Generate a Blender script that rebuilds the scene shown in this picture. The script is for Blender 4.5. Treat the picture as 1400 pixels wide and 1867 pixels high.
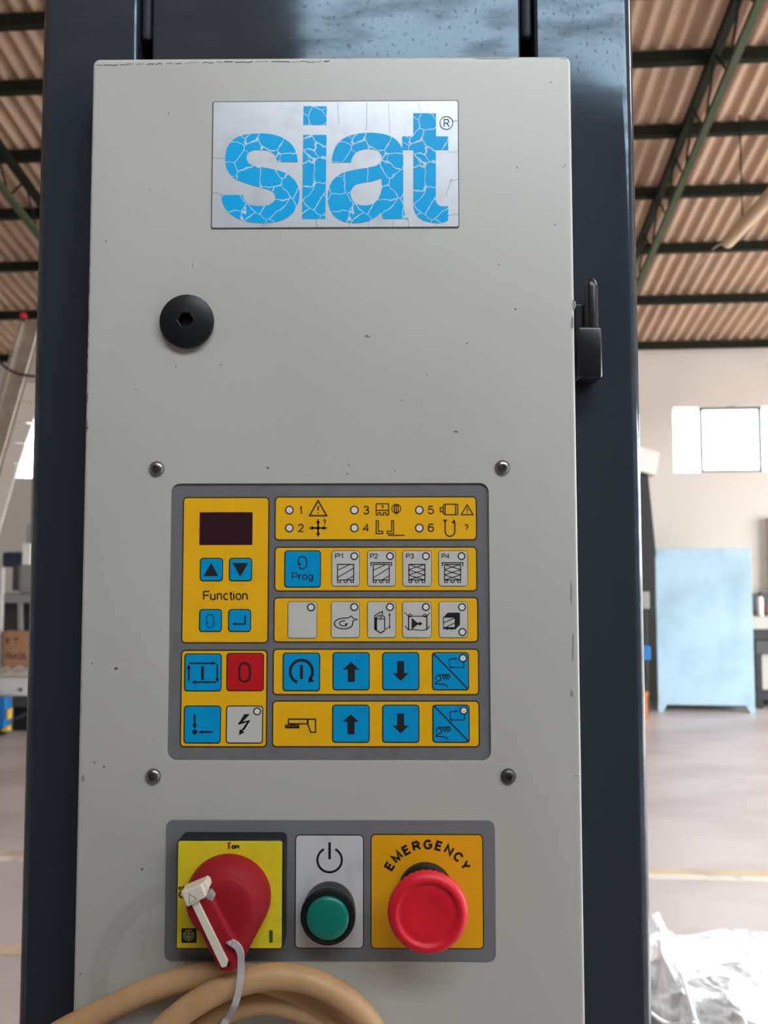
import bpy, bmesh, math, random
from mathutils import Vector, Matrix
from mathutils.geometry import tessellate_polygon

for o in list(bpy.data.objects):
    bpy.data.objects.remove(o)
random.seed(7)
scn = bpy.context.scene
COL = scn.collection
rad = math.radians

# ------------------------------------------------------------------ camera
CAMZ = 1.65
PITCH, YAW, ROLL = rad(3.262), rad(0.45), rad(-0.062)
F, CX, CY = 1400.0, 700.0, 933.5
CAM = Vector((0, 0, CAMZ))
_fw = Vector((-math.sin(YAW) * math.cos(PITCH), math.cos(YAW) * math.cos(PITCH), math.sin(PITCH)))
_rt = Vector((math.cos(YAW), math.sin(YAW), 0))
_up = _rt.cross(_fw)
RT = _rt * math.cos(ROLL) + _up * math.sin(ROLL)
UP = -_rt * math.sin(ROLL) + _up * math.cos(ROLL)
FW = _fw
YP = 0.43                       # plane of the door front
cam = bpy.data.cameras.new('camera')
cam.sensor_fit = 'VERTICAL'
cam.sensor_height = 36.0
cam.lens = 36.0 * F / 1867.0
cam.clip_start = 0.02
cam.dof.use_dof = True
cam.dof.focus_distance = 0.425
cam.dof.aperture_fstop = 13.0
camo = bpy.data.objects.new('camera', cam)
COL.objects.link(camo)
camo.matrix_world = Matrix(((RT.x, UP.x, -FW.x, CAM.x), (RT.y, UP.y, -FW.y, CAM.y), (RT.z, UP.z, -FW.z, CAM.z), (0, 0, 0, 1)))
scn.camera = camo

# ------------------------------------------------------------------ sky, exposure
world = bpy.data.worlds.new('sky')
scn.world = world
world.use_nodes = True
bg = world.node_tree.nodes['Background']
bg.inputs[0].default_value = (0.93, 0.97, 1.0, 1)
bg.inputs[1].default_value = 12.5
sun = bpy.data.lights.new('sun', 'SUN')
sun.energy = 15.0
sun.angle = rad(0.6)
sun.color = (1.0, 0.93, 0.84)
suno = bpy.data.objects.new('sun', sun)
COL.objects.link(suno)
suno.rotation_euler = (0, rad(36), rad(1.5))      # high from the right, onto the yard and just inside the gateway
vs = scn.view_settings
vs.view_transform = 'Standard'
vs.look = 'None'
vs.exposure = 0.08
vs.gamma = 1.0
vs.use_curve_mapping = False

# ------------------------------------------------------------------ frames
HA = rad(3.55)                  # the hall is turned a little against the machine
HX = Vector((math.cos(HA), -math.sin(HA), 0))
HY = Vector((math.sin(HA), math.cos(HA), 0))


def H(x, y, z=0.0):             # hall coordinates -> world
    return HX * x + HY * y + Vector((0, 0, z))


def ray(px, py):
    return FW + RT * ((px - CX) / F) - UP * ((py - CY) / F)


def W(px, py, y=YP):            # picture point on the plane Y = y of the machine
    d = ray(px, py)
    return CAM + d * (y / d.y)


def HP(px, py, yd):             # picture point on the plane at hall depth yd, in hall coordinates
    d = ray(px, py)
    t = yd / d.dot(HY)
    p = CAM + d * t
    return (p.dot(HX), p.dot(HY), p.z)


def FL(px, py, z=0.0):          # picture point on the floor, hall coordinates
    d = ray(px, py)
    p = CAM + d * ((z - CAMZ) / d.z)
    return (p.dot(HX), p.dot(HY), p.z)


def S(*c):                      # sRGB 0-255 -> linear
    return tuple((v / 255 / 12.92) if v / 255 <= 0.04045 else ((v / 255 + 0.055) / 1.055) ** 2.4 for v in c) + (1.0,)


# ------------------------------------------------------------------ materials
M = {}


def mat(name, col, rough=0.5, metal=0.0, spec=0.5, noise=None, bump=None, trans=0.0, alpha=1.0, coat=0.0, rnoise=None):
    m = bpy.data.materials.new(name)
    m.use_nodes = True
    nt = m.node_tree
    b = nt.nodes['Principled BSDF']
    b.inputs['Base Color'].default_value = col
    b.inputs['Roughness'].default_value = rough
    b.inputs['Metallic'].default_value = metal
    b.inputs['Specular IOR Level'].default_value = spec
    b.inputs['Transmission Weight'].default_value = trans
    b.inputs['Alpha'].default_value = alpha
    b.inputs['Coat Weight'].default_value = coat
    tc = None
    if noise or bump or rnoise:
        tc = nt.nodes.new('ShaderNodeTexCoord')
    if noise:                    # (scale, detail, colour2, lo, hi[, stretch])
        n = nt.nodes.new('ShaderNodeTexNoise')
        n.inputs['Scale'].default_value = noise[0]
        n.inputs['Detail'].default_value = noise[1]
        src = tc.outputs['Object']
        if len(noise) > 5:
            mp = nt.nodes.new('ShaderNodeMapping')
            mp.inputs['Scale'].default_value = noise[5]
            nt.links.new(src, mp.inputs[0])
            src = mp.outputs[0]
        nt.links.new(src, n.inputs['Vector'])
        mr = nt.nodes.new('ShaderNodeMapRange')
        mr.inputs['From Min'].default_value = noise[3]
        mr.inputs['From Max'].default_value = noise[4]
        nt.links.new(n.outputs['Fac'], mr.inputs['Value'])
        mx = nt.nodes.new('ShaderNodeMix')
        mx.data_type = 'RGBA'
        mx.inputs[6].default_value = col
        mx.inputs[7].default_value = noise[2]
        nt.links.new(mr.outputs[0], mx.inputs[0])
        nt.links.new(mx.outputs[2], b.inputs['Base Color'])
    if rnoise:                   # (scale, detail, rough_lo, rough_hi)
        n = nt.nodes.new('ShaderNodeTexNoise')
        n.inputs['Scale'].default_value = rnoise[0]
        n.inputs['Detail'].default_value = rnoise[1]
        nt.links.new(tc.outputs['Object'], n.inputs['Vector'])
        mr = nt.nodes.new('ShaderNodeMapRange')
        mr.inputs['From Min'].default_value = 0.35
        mr.inputs['From Max'].default_value = 0.7
        mr.inputs['To Min'].default_value = rnoise[2]
        mr.inputs['To Max'].default_value = rnoise[3]
        nt.links.new(n.outputs['Fac'], mr.inputs['Value'])
        nt.links.new(mr.outputs[0], b.inputs['Roughness'])
    if bump:                     # (scale, detail, strength, distance)
        n = nt.nodes.new('ShaderNodeTexNoise')
        n.inputs['Scale'].default_value = bump[0]
        n.inputs['Detail'].default_value = bump[1]
        nt.links.new(tc.outputs['Object'], n.inputs['Vector'])
        bp = nt.nodes.new('ShaderNodeBump')
        bp.inputs['Strength'].default_value = bump[2]
        bp.inputs['Distance'].default_value = bump[3]
        nt.links.new(n.outputs['Fac'], bp.inputs['Height'])
        nt.links.new(bp.outputs[0], b.inputs['Normal'])
    M[name] = m
    return m


def pane_mat(name, tint, gl):
    m = bpy.data.materials.new(name)
    m.use_nodes = True
    nt = m.node_tree
    nt.nodes.remove(nt.nodes['Principled BSDF'])
    t = nt.nodes.new('ShaderNodeBsdfTransparent')
    t.inputs[0].default_value = tint
    g = nt.nodes.new('ShaderNodeBsdfGlossy')
    g.inputs['Roughness'].default_value = 0.05
    mx = nt.nodes.new('ShaderNodeMixShader')
    mx.inputs[0].default_value = gl
    nt.links.new(t.outputs[0], mx.inputs[1])
    nt.links.new(g.outputs[0], mx.inputs[2])
    nt.links.new(mx.outputs[0], nt.nodes['Material Output'].inputs[0])
    M[name] = m


pane_mat('glass', (0.97, 0.99, 0.98, 1), 0.06)
pane_mat('rooflight_glass', (0.95, 0.98, 1.0, 1), 0.04)

mat('door_paint', (0.52, 0.515, 0.475, 1), 0.42, noise=(6, 4, (0.485, 0.478, 0.44, 1), 0.45, 0.75), bump=(900, 2, 0.05, 0.0004))
mat('column_paint', (0.030, 0.035, 0.046, 1), 0.1, spec=0.5, rnoise=(14, 6, 0.07, 0.15), bump=(30, 3, 0.02, 0.0005))
M['column_paint'].node_tree.nodes['Principled BSDF'].inputs['Specular Tint'].default_value = (0.62, 0.84, 1.0, 1)
nt = M['column_paint'].node_tree
tc = nt.nodes.new('ShaderNodeTexCoord')
mul = None
for sc_, lo, hi, mp_s in ((330, 0.30, 0.42, (1, 1, 0.8)), (48, 0.33, 0.55, (0.5, 1, 1.4))):
    mp = nt.nodes.new('ShaderNodeMapping')
    mp.inputs['Scale'].default_value = mp_s
    n = nt.nodes.new('ShaderNodeTexNoise')
    n.inputs['Scale'].default_value = sc_
    n.inputs['Detail'].default_value = 5
    mr = nt.nodes.new('ShaderNodeMapRange')
    mr.inputs['From Min'].default_value = lo
    mr.inputs['From Max'].default_value = hi
    mr.inputs['To Min'].default_value = 0.45
    nt.links.new(tc.outputs['Object'], mp.inputs[0])
    nt.links.new(mp.outputs[0], n.inputs['Vector'])
    nt.links.new(n.outputs['Fac'], mr.inputs['Value'])
    if mul is None:
        mul = mr.outputs[0]
    else:
        mm = nt.nodes.new('ShaderNodeMath'); mm.operation = 'MULTIPLY'
        nt.links.new(mul, mm.inputs[0]); nt.links.new(mr.outputs[0], mm.inputs[1])
        m2 = nt.nodes.new('ShaderNodeMath'); m2.operation = 'MULTIPLY'
        m2.inputs[1].default_value = 0.46
        nt.links.new(mm.outputs[0], m2.inputs[0])
        nt.links.new(m2.outputs[0], nt.nodes['Principled BSDF'].inputs['Specular IOR Level'])
mat('rod_steel', (0.10, 0.11, 0.13, 1), 0.3, 0.6)
mat('dark_void', (0.008, 0.008, 0.01, 1), 0.7)
mat('chip_dark', (0.09, 0.085, 0.075, 1), 0.8)
mat('chip_grey', (0.30, 0.29, 0.27, 1), 0.7)
mat('black_plastic', (0.009, 0.010, 0.012, 1), 0.38, spec=0.3, bump=(700, 2, 0.05, 0.0003))
mat('black_gloss', (0.009, 0.009, 0.011, 1), 0.26, spec=0.4)
mat('steel', (0.27, 0.265, 0.245, 1), 0.28, 1.0, bump=(900, 3, 0.15, 0.0003))
mat('steel_dark', (0.12, 0.115, 0.105, 1), 0.4, 0.9)
mat('plate_silver', (0.62, 0.64, 0.68, 1), 0.33, 0.35, noise=(60, 5, (0.50, 0.52, 0.56, 1), 0.5, 0.8))
mat('plate_edge', (0.06, 0.06, 0.06, 1), 0.6)
mat('keypad_grey', (0.175, 0.180, 0.188, 1), 0.36, noise=(90, 4, (0.145, 0.148, 0.152, 1), 0.45, 0.8))
mat('keypad_yellow', (0.95, 0.50, 0.006, 1), 0.36, noise=(70, 4, (0.86, 0.45, 0.01, 1), 0.5, 0.85))
mat('print_dark', (0.035, 0.018, 0.012, 1), 0.5)
mat('print_black', (0.010, 0.011, 0.014, 1), 0.5)
mat('print_grey', (0.10, 0.10, 0.10, 1), 0.5)
mat('key_blue', (0.001, 0.33, 0.68, 1), 0.32, spec=0.22, noise=(150, 3, (0.001, 0.29, 0.60, 1), 0.5, 0.8))
mat('key_white', (0.62, 0.61, 0.575, 1), 0.36)
mat('key_red', (0.60, 0.010, 0.018, 1), 0.32)
mat('led_window', (0.80, 0.79, 0.76, 1), 0.3)
mat('display_glass', (0.035, 0.010, 0.016, 1), 0.16)
mat('switch_plate_grey', (0.185, 0.190, 0.198, 1), 0.42)
mat('switch_yellow', (0.82, 0.66, 0.02, 1), 0.35, noise=(120, 4, (0.70, 0.55, 0.03, 1), 0.5, 0.8))
mat('label_orange', (0.88, 0.42, 0.006, 1), 0.36)
mat('label_white', (0.68, 0.68, 0.69, 1), 0.36, noise=(60, 4, (0.52, 0.52, 0.53, 1), 0.55, 0.8))
mat('red_plastic', (0.33, 0.011, 0.020, 1), 0.55, spec=0.2, bump=(500, 2, 0.05, 0.0003))
mat('red_button', (0.80, 0.010, 0.030, 1), 0.42)
mat('ivory_plastic', (0.78, 0.72, 0.60, 1), 0.4)
mat('grey_plastic', (0.35, 0.34, 0.32, 1), 0.5)
mat('green_lens', (0.001, 0.20, 0.145, 1), 0.3)
mat('green_print', (0.03, 0.12, 0.02, 1), 0.5)
mat('cable_sheath', (0.56, 0.345, 0.17, 1), 0.45, noise=(40, 5, (0.44, 0.265, 0.125, 1), 0.5, 0.75), bump=(260, 3, 0.08, 0.0005))
mat('tie_nylon', (0.80, 0.78, 0.80, 1), 0.35, trans=0.35)
mat('red_print', (0.45, 0.05, 0.03, 1), 0.5)
mat('emblem_print', (0.45, 0.42, 0.10, 1), 0.5)

mat('floor_concrete', (0.64, 0.565, 0.55, 1), 0.38, noise=(1.1, 9, (0.50, 0.415, 0.40, 1), 0.42, 0.68, (0.7, 1.6, 1)), bump=(8, 6, 0.2, 0.004))
mat('floor_line', (0.88, 0.82, 0.72, 1), 0.6, noise=(6, 6, (0.55, 0.45, 0.36, 1), 0.5, 0.7))
mat('floor_line_yellow', (0.74, 0.60, 0.40, 1), 0.6, noise=(4, 6, (0.60, 0.48, 0.40, 1), 0.4, 0.62))
mat('wall_plaster', (0.73, 0.695, 0.65, 1), 0.8, noise=(0.8, 5, (0.66, 0.62, 0.57, 1), 0.4, 0.7))
mat('wall_side', (0.62, 0.58, 0.54, 1), 0.85)
mat('partition_dark', (0.10, 0.095, 0.09, 1), 0.85)
mat('roof_sheet', (0.53, 0.375, 0.265, 1), 0.75, noise=(2.2, 6, (0.38, 0.262, 0.185, 1), 0.4, 0.72, (1, 0.25, 1)))
mat('purlin_steel', (0.011, 0.013, 0.008, 1), 0.7, spec=0.2)
mat('rafter_green', (0.070, 0.092, 0.052, 1), 0.6, spec=0.25)
mat('window_steel', (0.10, 0.14, 0.10, 1), 0.5)
mat('asphalt', (0.30, 0.29, 0.27, 1), 0.9, noise=(0.6, 5, (0.24, 0.23, 0.22, 1), 0.4, 0.7))
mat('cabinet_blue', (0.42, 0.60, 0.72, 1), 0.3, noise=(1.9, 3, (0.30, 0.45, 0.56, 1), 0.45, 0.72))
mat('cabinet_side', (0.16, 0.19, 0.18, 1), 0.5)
mat('machine_black', (0.012, 0.013, 0.013, 1), 0.45)
mat('machine_grey', (0.32, 0.33, 0.32, 1), 0.4, 0.3)
mat('machine_dark', (0.06, 0.062, 0.06, 1), 0.5)
mat('machine_white', (0.74, 0.72, 0.68, 1), 0.5)
mat('galvanised', (0.46, 0.42, 0.36, 1), 0.38, 0.75, noise=(9, 5, (0.60, 0.55, 0.47, 1), 0.4, 0.7))
mat('belt_white', (0.74, 0.68, 0.62, 1), 0.6)
mat('cardboard', (0.46, 0.245, 0.13, 1), 0.85, noise=(14, 4, (0.40, 0.21, 0.11, 1), 0.4, 0.7))
mat('box_print', (0.11, 0.05, 0.03, 1), 0.85)
mat('blue_paint', (0.008, 0.19, 0.55, 1), 0.4)
mat('yellow_paint', (0.85, 0.55, 0.05, 1), 0.45)
mat('navy_cloth', (0.05, 0.07, 0.13, 1), 0.7)
mat('red_lamp', (0.75, 0.02, 0.05, 1), 0.3)
mat('white_paint', (0.92, 0.91, 0.88, 1), 0.5)
mat('tan_pipe', (0.62, 0.46, 0.29, 1), 0.5)
mat('brown_stuff', (0.30, 0.17, 0.11, 1), 0.8)
mat('orange_plastic', (0.75, 0.26, 0.05, 1), 0.5)
mat('drawer_grey', (0.50, 0.49, 0.44, 1), 0.5)
mat('pipe_brown', (0.52, 0.42, 0.37, 1), 0.6)
mat('load_dark', (0.13, 0.135, 0.145, 1), 0.6)
mat('film_rope', (0.92, 0.92, 0.94, 1), 0.3, trans=0.2)

# cracked cyan print of the badge: the cracks show the silver below
m = mat('badge_cyan', (0.001, 0.42, 0.86, 1), 0.34, spec=0.22)
nt = m.node_tree
b = nt.nodes['Principled BSDF']
tc = nt.nodes.new('ShaderNodeTexCoord')
nz = nt.nodes.new('ShaderNodeTexNoise')
nz.inputs['Scale'].default_value = 90
va = nt.nodes.new('ShaderNodeMixRGB')
va.blend_type = 'LINEAR_LIGHT'
va.inputs[0].default_value = 0.0035
nt.links.new(tc.outputs['Object'], nz.inputs['Vector'])
nt.links.new(tc.outputs['Object'], va.inputs[1])
nt.links.new(nz.outputs['Color'], va.inputs[2])
vo = nt.nodes.new('ShaderNodeTexVoronoi')
vo.feature = 'DISTANCE_TO_EDGE'
vo.inputs['Scale'].default_value = 82
nt.links.new(va.outputs[0], vo.inputs['Vector'])
mr = nt.nodes.new('ShaderNodeMapRange')
mr.inputs['From Min'].default_value = 0.008
mr.inputs['From Max'].default_value = 0.021
nt.links.new(vo.outputs['Distance'], mr.inputs['Value'])
mx = nt.nodes.new('ShaderNodeMix')
mx.data_type = 'RGBA'
mx.inputs[6].default_value = (0.62, 0.70, 0.76, 1)
mx.inputs[7].default_value = (0.001, 0.42, 0.86, 1)
nt.links.new(mr.outputs[0], mx.inputs[0])
nt.links.new(mx.outputs[2], b.inputs['Base Color'])

# darker arc in the door paint, to the left of the cable coil
def add_dark_ring(m, centre, r, w, col):
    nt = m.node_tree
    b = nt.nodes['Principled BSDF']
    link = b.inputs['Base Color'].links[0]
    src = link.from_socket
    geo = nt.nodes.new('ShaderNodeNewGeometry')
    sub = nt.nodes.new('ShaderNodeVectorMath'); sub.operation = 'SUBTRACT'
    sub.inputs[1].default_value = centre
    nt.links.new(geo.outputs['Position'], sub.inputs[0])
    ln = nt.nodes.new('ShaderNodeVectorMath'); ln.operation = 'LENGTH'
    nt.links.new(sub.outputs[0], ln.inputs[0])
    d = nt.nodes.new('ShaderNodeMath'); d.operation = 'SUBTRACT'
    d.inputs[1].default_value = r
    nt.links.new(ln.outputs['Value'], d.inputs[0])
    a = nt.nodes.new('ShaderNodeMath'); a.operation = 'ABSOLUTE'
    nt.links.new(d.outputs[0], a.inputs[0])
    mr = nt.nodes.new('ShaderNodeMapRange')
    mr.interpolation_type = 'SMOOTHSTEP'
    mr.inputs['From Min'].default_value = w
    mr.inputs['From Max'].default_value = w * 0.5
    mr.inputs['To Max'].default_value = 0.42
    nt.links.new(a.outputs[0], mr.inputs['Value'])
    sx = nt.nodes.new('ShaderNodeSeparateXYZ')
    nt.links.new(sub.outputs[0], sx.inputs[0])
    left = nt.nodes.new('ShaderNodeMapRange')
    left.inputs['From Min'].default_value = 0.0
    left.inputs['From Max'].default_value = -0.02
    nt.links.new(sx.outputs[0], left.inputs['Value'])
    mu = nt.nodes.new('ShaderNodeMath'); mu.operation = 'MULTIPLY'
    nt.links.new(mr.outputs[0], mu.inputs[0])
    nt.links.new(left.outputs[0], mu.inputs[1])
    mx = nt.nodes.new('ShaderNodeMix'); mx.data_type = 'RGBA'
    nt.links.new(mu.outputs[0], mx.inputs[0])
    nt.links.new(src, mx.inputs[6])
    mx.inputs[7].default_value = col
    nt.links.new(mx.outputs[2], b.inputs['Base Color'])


add_dark_ring(M['door_paint'], W(352, 1796), 0.0515, 0.0066, (0.37, 0.355, 0.32, 1))

# stretch film: thin glossy translucent white
m = bpy.data.materials.new('stretch_film')
m.use_nodes = True
nt = m.node_tree
b = nt.nodes['Principled BSDF']
b.inputs['Base Color'].default_value = (0.86, 0.87, 0.90, 1)
b.inputs['Roughness'].default_value = 0.22
b.inputs['Specular IOR Level'].default_value = 0.8
b.inputs['Coat Weight'].default_value = 0.6
b.inputs['Coat Roughness'].default_value = 0.12
tc = nt.nodes.new('ShaderNodeTexCoord')
mp = nt.nodes.new('ShaderNodeMapping')
mp.inputs['Scale'].default_value = (1.6, 1.6, 0.35)
mp.inputs['Rotation'].default_value = (0.2, 0.3, 0.5)
n1 = nt.nodes.new('ShaderNodeTexNoise')
n1.inputs['Scale'].default_value = 11
n1.inputs['Detail'].default_value = 6
n1.inputs['Distortion'].default_value = 1.2
bp = nt.nodes.new('ShaderNodeBump')
bp.inputs['Strength'].default_value = 0.9
bp.inputs['Distance'].default_value = 0.03
nt.links.new(tc.outputs['Object'], mp.inputs[0])
nt.links.new(mp.outputs[0], n1.inputs['Vector'])
nt.links.new(n1.outputs['Fac'], bp.inputs['Height'])
nt.links.new(bp.outputs[0], b.inputs['Normal'])
mr = nt.nodes.new('ShaderNodeMapRange')
mr.inputs['From Min'].default_value = 0.42
mr.inputs['From Max'].default_value = 0.62
mr.inputs['To Min'].default_value = 0.10
mr.inputs['To Max'].default_value = 0.80
nt.links.new(n1.outputs['Fac'], mr.inputs['Value'])
nt.links.new(mr.outputs[0], b.inputs['Alpha'])
M['stretch_film'] = m

# ------------------------------------------------------------------ mesh helpers
WLOC = {}


def mk(name, verts, faces, material, parent=None, smooth=False, label=None, cat=None, group=None, kind=None, angle=None):
    verts = [Vector(v) for v in verts]
    xs = [v.x for v in verts]; ys = [v.y for v in verts]; zs = [v.z for v in verts]
    org = Vector(((min(xs) + max(xs)) / 2, (min(ys) + max(ys)) / 2, min(zs)))
    me = bpy.data.meshes.new(name)
    me.from_pydata([tuple(v - org) for v in verts], [], [tuple(f) for f in faces])
    bm = bmesh.new(); bm.from_mesh(me)
    bmesh.ops.recalc_face_normals(bm, faces=bm.faces)
    if angle is not None:
        for f in bm.faces:
            f.smooth = True
        for e in bm.edges:
            if len(e.link_faces) == 2 and e.calc_face_angle(0) > angle:
                e.smooth = False
    bm.to_mesh(me); bm.free()
    if smooth:
        for p in me.polygons:
            p.use_smooth = True
    me.materials.append(M[material])
    return link(name, me, org, parent, label, cat, group, kind)


def link(name, data, org, parent=None, label=None, cat=None, group=None, kind=None):
    o = bpy.data.objects.new(name, data)
    COL.objects.link(o)
    WLOC[o] = Vector(org)
    if parent:
        o.parent = parent
        o.location = Vector(org) - WLOC[parent]
    else:
        o.location = org
    tag(o, label, cat, group, kind)
    return o


def tag(o, label=None, cat=None, group=None, kind=None):
    if label: o['label'] = label
    if cat: o['category'] = cat
    if group: o['group'] = group
    if kind: o['kind'] = kind
    return o


def thing(name, loc, label, cat, group=None, kind=None):
    return link(name, None, Vector(loc), None, label, cat, group, kind)


class G:                        # collects geometry for one mesh
    def __init__(s):
        s.v = []; s.f = []

    def add(s, verts, faces):
        n = len(s.v)
        s.v += [Vector(v) for v in verts]
        s.f += [tuple(i + n for i in f) for f in faces]
        return s

    def rings(s, rings, cap0=True, cap1=True):
        n = len(rings[0]); v = [p for r in rings for p in r]; f = []
        for k in range(len(rings) - 1):
            for i in range(n):
                j = (i + 1) % n
                f.append((k * n + i, k * n + j, (k + 1) * n + j, (k + 1) * n + i))
        if cap0: f.append(tuple(reversed(range(n))))
        if cap1: f.append(tuple((len(rings) - 1) * n + i for i in range(n)))
        return s.add(v, f)

    def box(s, x0, x1, y0, y1, z0, z1, bev=0.0, fn=None):
        bm = bmesh.new()
        bmesh.ops.create_cube(bm, size=1)
        for v in bm.verts:
            v.co = Vector(((x0 + x1) / 2 + v.co.x * (x1 - x0), (y0 + y1) / 2 + v.co.y * (y1 - y0), (z0 + z1) / 2 + v.co.z * (z1 - z0)))
        if bev:
            bmesh.ops.bevel(bm, geom=list(bm.edges), offset=bev, segments=3, profile=0.5, affect='EDGES')
        bm.verts.index_update()
        vv = [v.co.copy() for v in bm.verts]
        if fn: vv = [fn(*c) for c in vv]
        ff = [tuple(v.index for v in f.verts) for f in bm.faces]
        bm.free()
        return s.add(vv, ff)

    def tube(s, path, r, seg=12, closed=False):
        path = [Vector(p) for p in path]
        n = len(path); rings = []
        ref = None
        for i, p in enumerate(path):
            if closed:
                t = path[(i + 1) % n] - path[i - 1]
            else:
                t = path[min(i + 1, n - 1)] - path[max(i - 1, 0)]
            t.normalize()
            if ref is None:
                ref = t.orthogonal().normalized()
            ref = (ref - t * ref.dot(t)).normalized()
            bi = t.cross(ref)
            rr = r[i] if isinstance(r, (list, tuple)) else r
            rings.append([p + (ref * math.cos(a) + bi * math.sin(a)) * rr for a in [2 * math.pi * k / seg for k in range(seg)]])
        if closed:
            rings.append(rings[0])
            return s.rings(rings, False, False)
        return s.rings(rings)

    def bar(s, a, b, w, h, up=Vector((0, 0, 1))):
        a, b = Vector(a), Vector(b)
        t = (b - a).normalized()
        sd = t.cross(up)
        sd = sd.normalized() if sd.length > 1e-6 else Vector((1, 0, 0))
        u = sd.cross(t).normalized()
        rings = [[p + sd * (x * w / 2) + u * (y * h / 2) for x, y in ((-1, -1), (1, -1), (1, 1), (-1, 1))] for p in (a, b)]
        return s.rings(rings)

    def mk(s, name, material, parent=None, **kw):
        return mk(name, s.v, s.f, material, parent, **kw)


def rrect(x0, x1, z0, z1, r, seg=6, inset=0.0):
    x0 += inset; x1 -= inset; z0 += inset; z1 -= inset
    r = max(r - inset, 1e-5)
    pts = []
    for cx, cz, a0 in ((x1 - r, z1 - r, 0), (x0 + r, z1 - r, 90), (x0 + r, z0 + r, 180), (x1 - r, z0 + r, 270)):
        for k in range(seg + 1):
            a = rad(a0 + 90 * k / seg)
            pts.append((cx + r * math.cos(a), cz + r * math.sin(a)))
    return pts


def slab(x0, x1, z0, z1, r, yf, yb, bev=0.0, seg=6, bseg=3):
    """rounded-rectangle plate facing the camera: front at yf, back at yb (yb > yf)"""
    rings = []
    if bev:
        for k in range(bseg + 1):
            a = math.pi / 2 * k / bseg
            ins = bev * (1 - math.sin(a))
            rings.append([Vector((x, yf + bev * (1 - math.cos(a)), z)) for x, z in rrect(x0, x1, z0, z1, r, seg, ins)])
    else:
        rings.append([Vector((x, yf, z)) for x, z in rrect(x0, x1, z0, z1, r, seg)])
    rings.append([Vector((x, yb, z)) for x, z in rrect(x0, x1, z0, z1, r, seg)])
    return G().rings(rings)


def R4(px0, py0, px1, py1, y=YP):
    """axis-aligned rectangle on plane y from a picture rectangle"""
    a, b, c, d = W(px0, py0, y), W(px1, py0, y), W(px1, py1, y), W(px0, py1, y)
    return ((a.x + d.x) / 2, (b.x + c.x) / 2, (c.z + d.z) / 2, (a.z + b.z) / 2)


PX = YP / F                     # metres per picture point on the door


def poly_mesh(g, loops, y, th):
    """filled flat shape of (x, z) loops (first outer, rest holes), front at y, thickness th backwards"""
    tris = tessellate_polygon([[Vector((x, z, 0)) for x, z in lp] for lp in loops])
    flat = [p for lp in loops for p in lp]
    n = len(flat)
    v = [Vector((x, y, z)) for x, z in flat] + [Vector((x, y + th, z)) for x, z in flat]
    f = [tuple(t) for t in tris]
    k = 0
    for lp in loops:
        m_ = len(lp)
        for i in range(m_):
            j = (i + 1) % m_
            f.append((k + i, k + j, n + k + j, n + k + i))
        k += m_
    g.add(v, f)
    return g


def stroke(g, pts, w, y, th=0.00006, closed=False):
    """line of width w along (x, z) points on plane y"""
    pts = [Vector(p) for p in pts]
    n = len(pts)
    L, Rr = [], []
    for i in range(n):
        if closed:
            d1 = (pts[i] - pts[i - 1]).normalized(); d2 = (pts[(i + 1) % n] - pts[i]).normalized()
        else:
            d1 = (pts[i] - pts[i - 1]).normalized() if i > 0 else None
            d2 = (pts[i + 1] - pts[i]).normalized() if i < n - 1 else None
            d1 = d1 or d2; d2 = d2 or d1
        n1 = Vector((-d1.y, d1.x)); n2 = Vector((-d2.y, d2.x))
        mi = n1 + n2
        mi = mi.normalized() if mi.length > 1e-6 else n1
        k = min(1 / max(mi.dot(n1), 0.35), 2.2)
        L.append(pts[i] + mi * (w / 2 * k)); Rr.append(pts[i] - mi * (w / 2 * k))
    v = [Vector((p.x, y, p.y)) for p in L + Rr]
    f = []
    for i in range(n if closed else n - 1):
        j = (i + 1) % n
        f.append((i, j, n + j, n + i))
    v2 = [Vector((p.x, p.y + th, p.z)) for p in v]
    m_ = len(v)
    f2 = []
    for i in range(n if closed else n - 1):
        j = (i + 1) % n
        f2.append((i, j, m_ + j, m_ + i)); f2.append((n + i, n + j, m_ + n + j, m_ + n + i))
    g.add(v + v2, f + f2)
    return g


def arcp(cx, cy, rx, ry, a0, a1, n=16):
    return [(cx + rx * math.cos(rad(a0 + (a1 - a0) * k / n)), cy + ry * math.sin(rad(a0 + (a1 - a0) * k / n))) for k in range(n + 1)]


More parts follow.
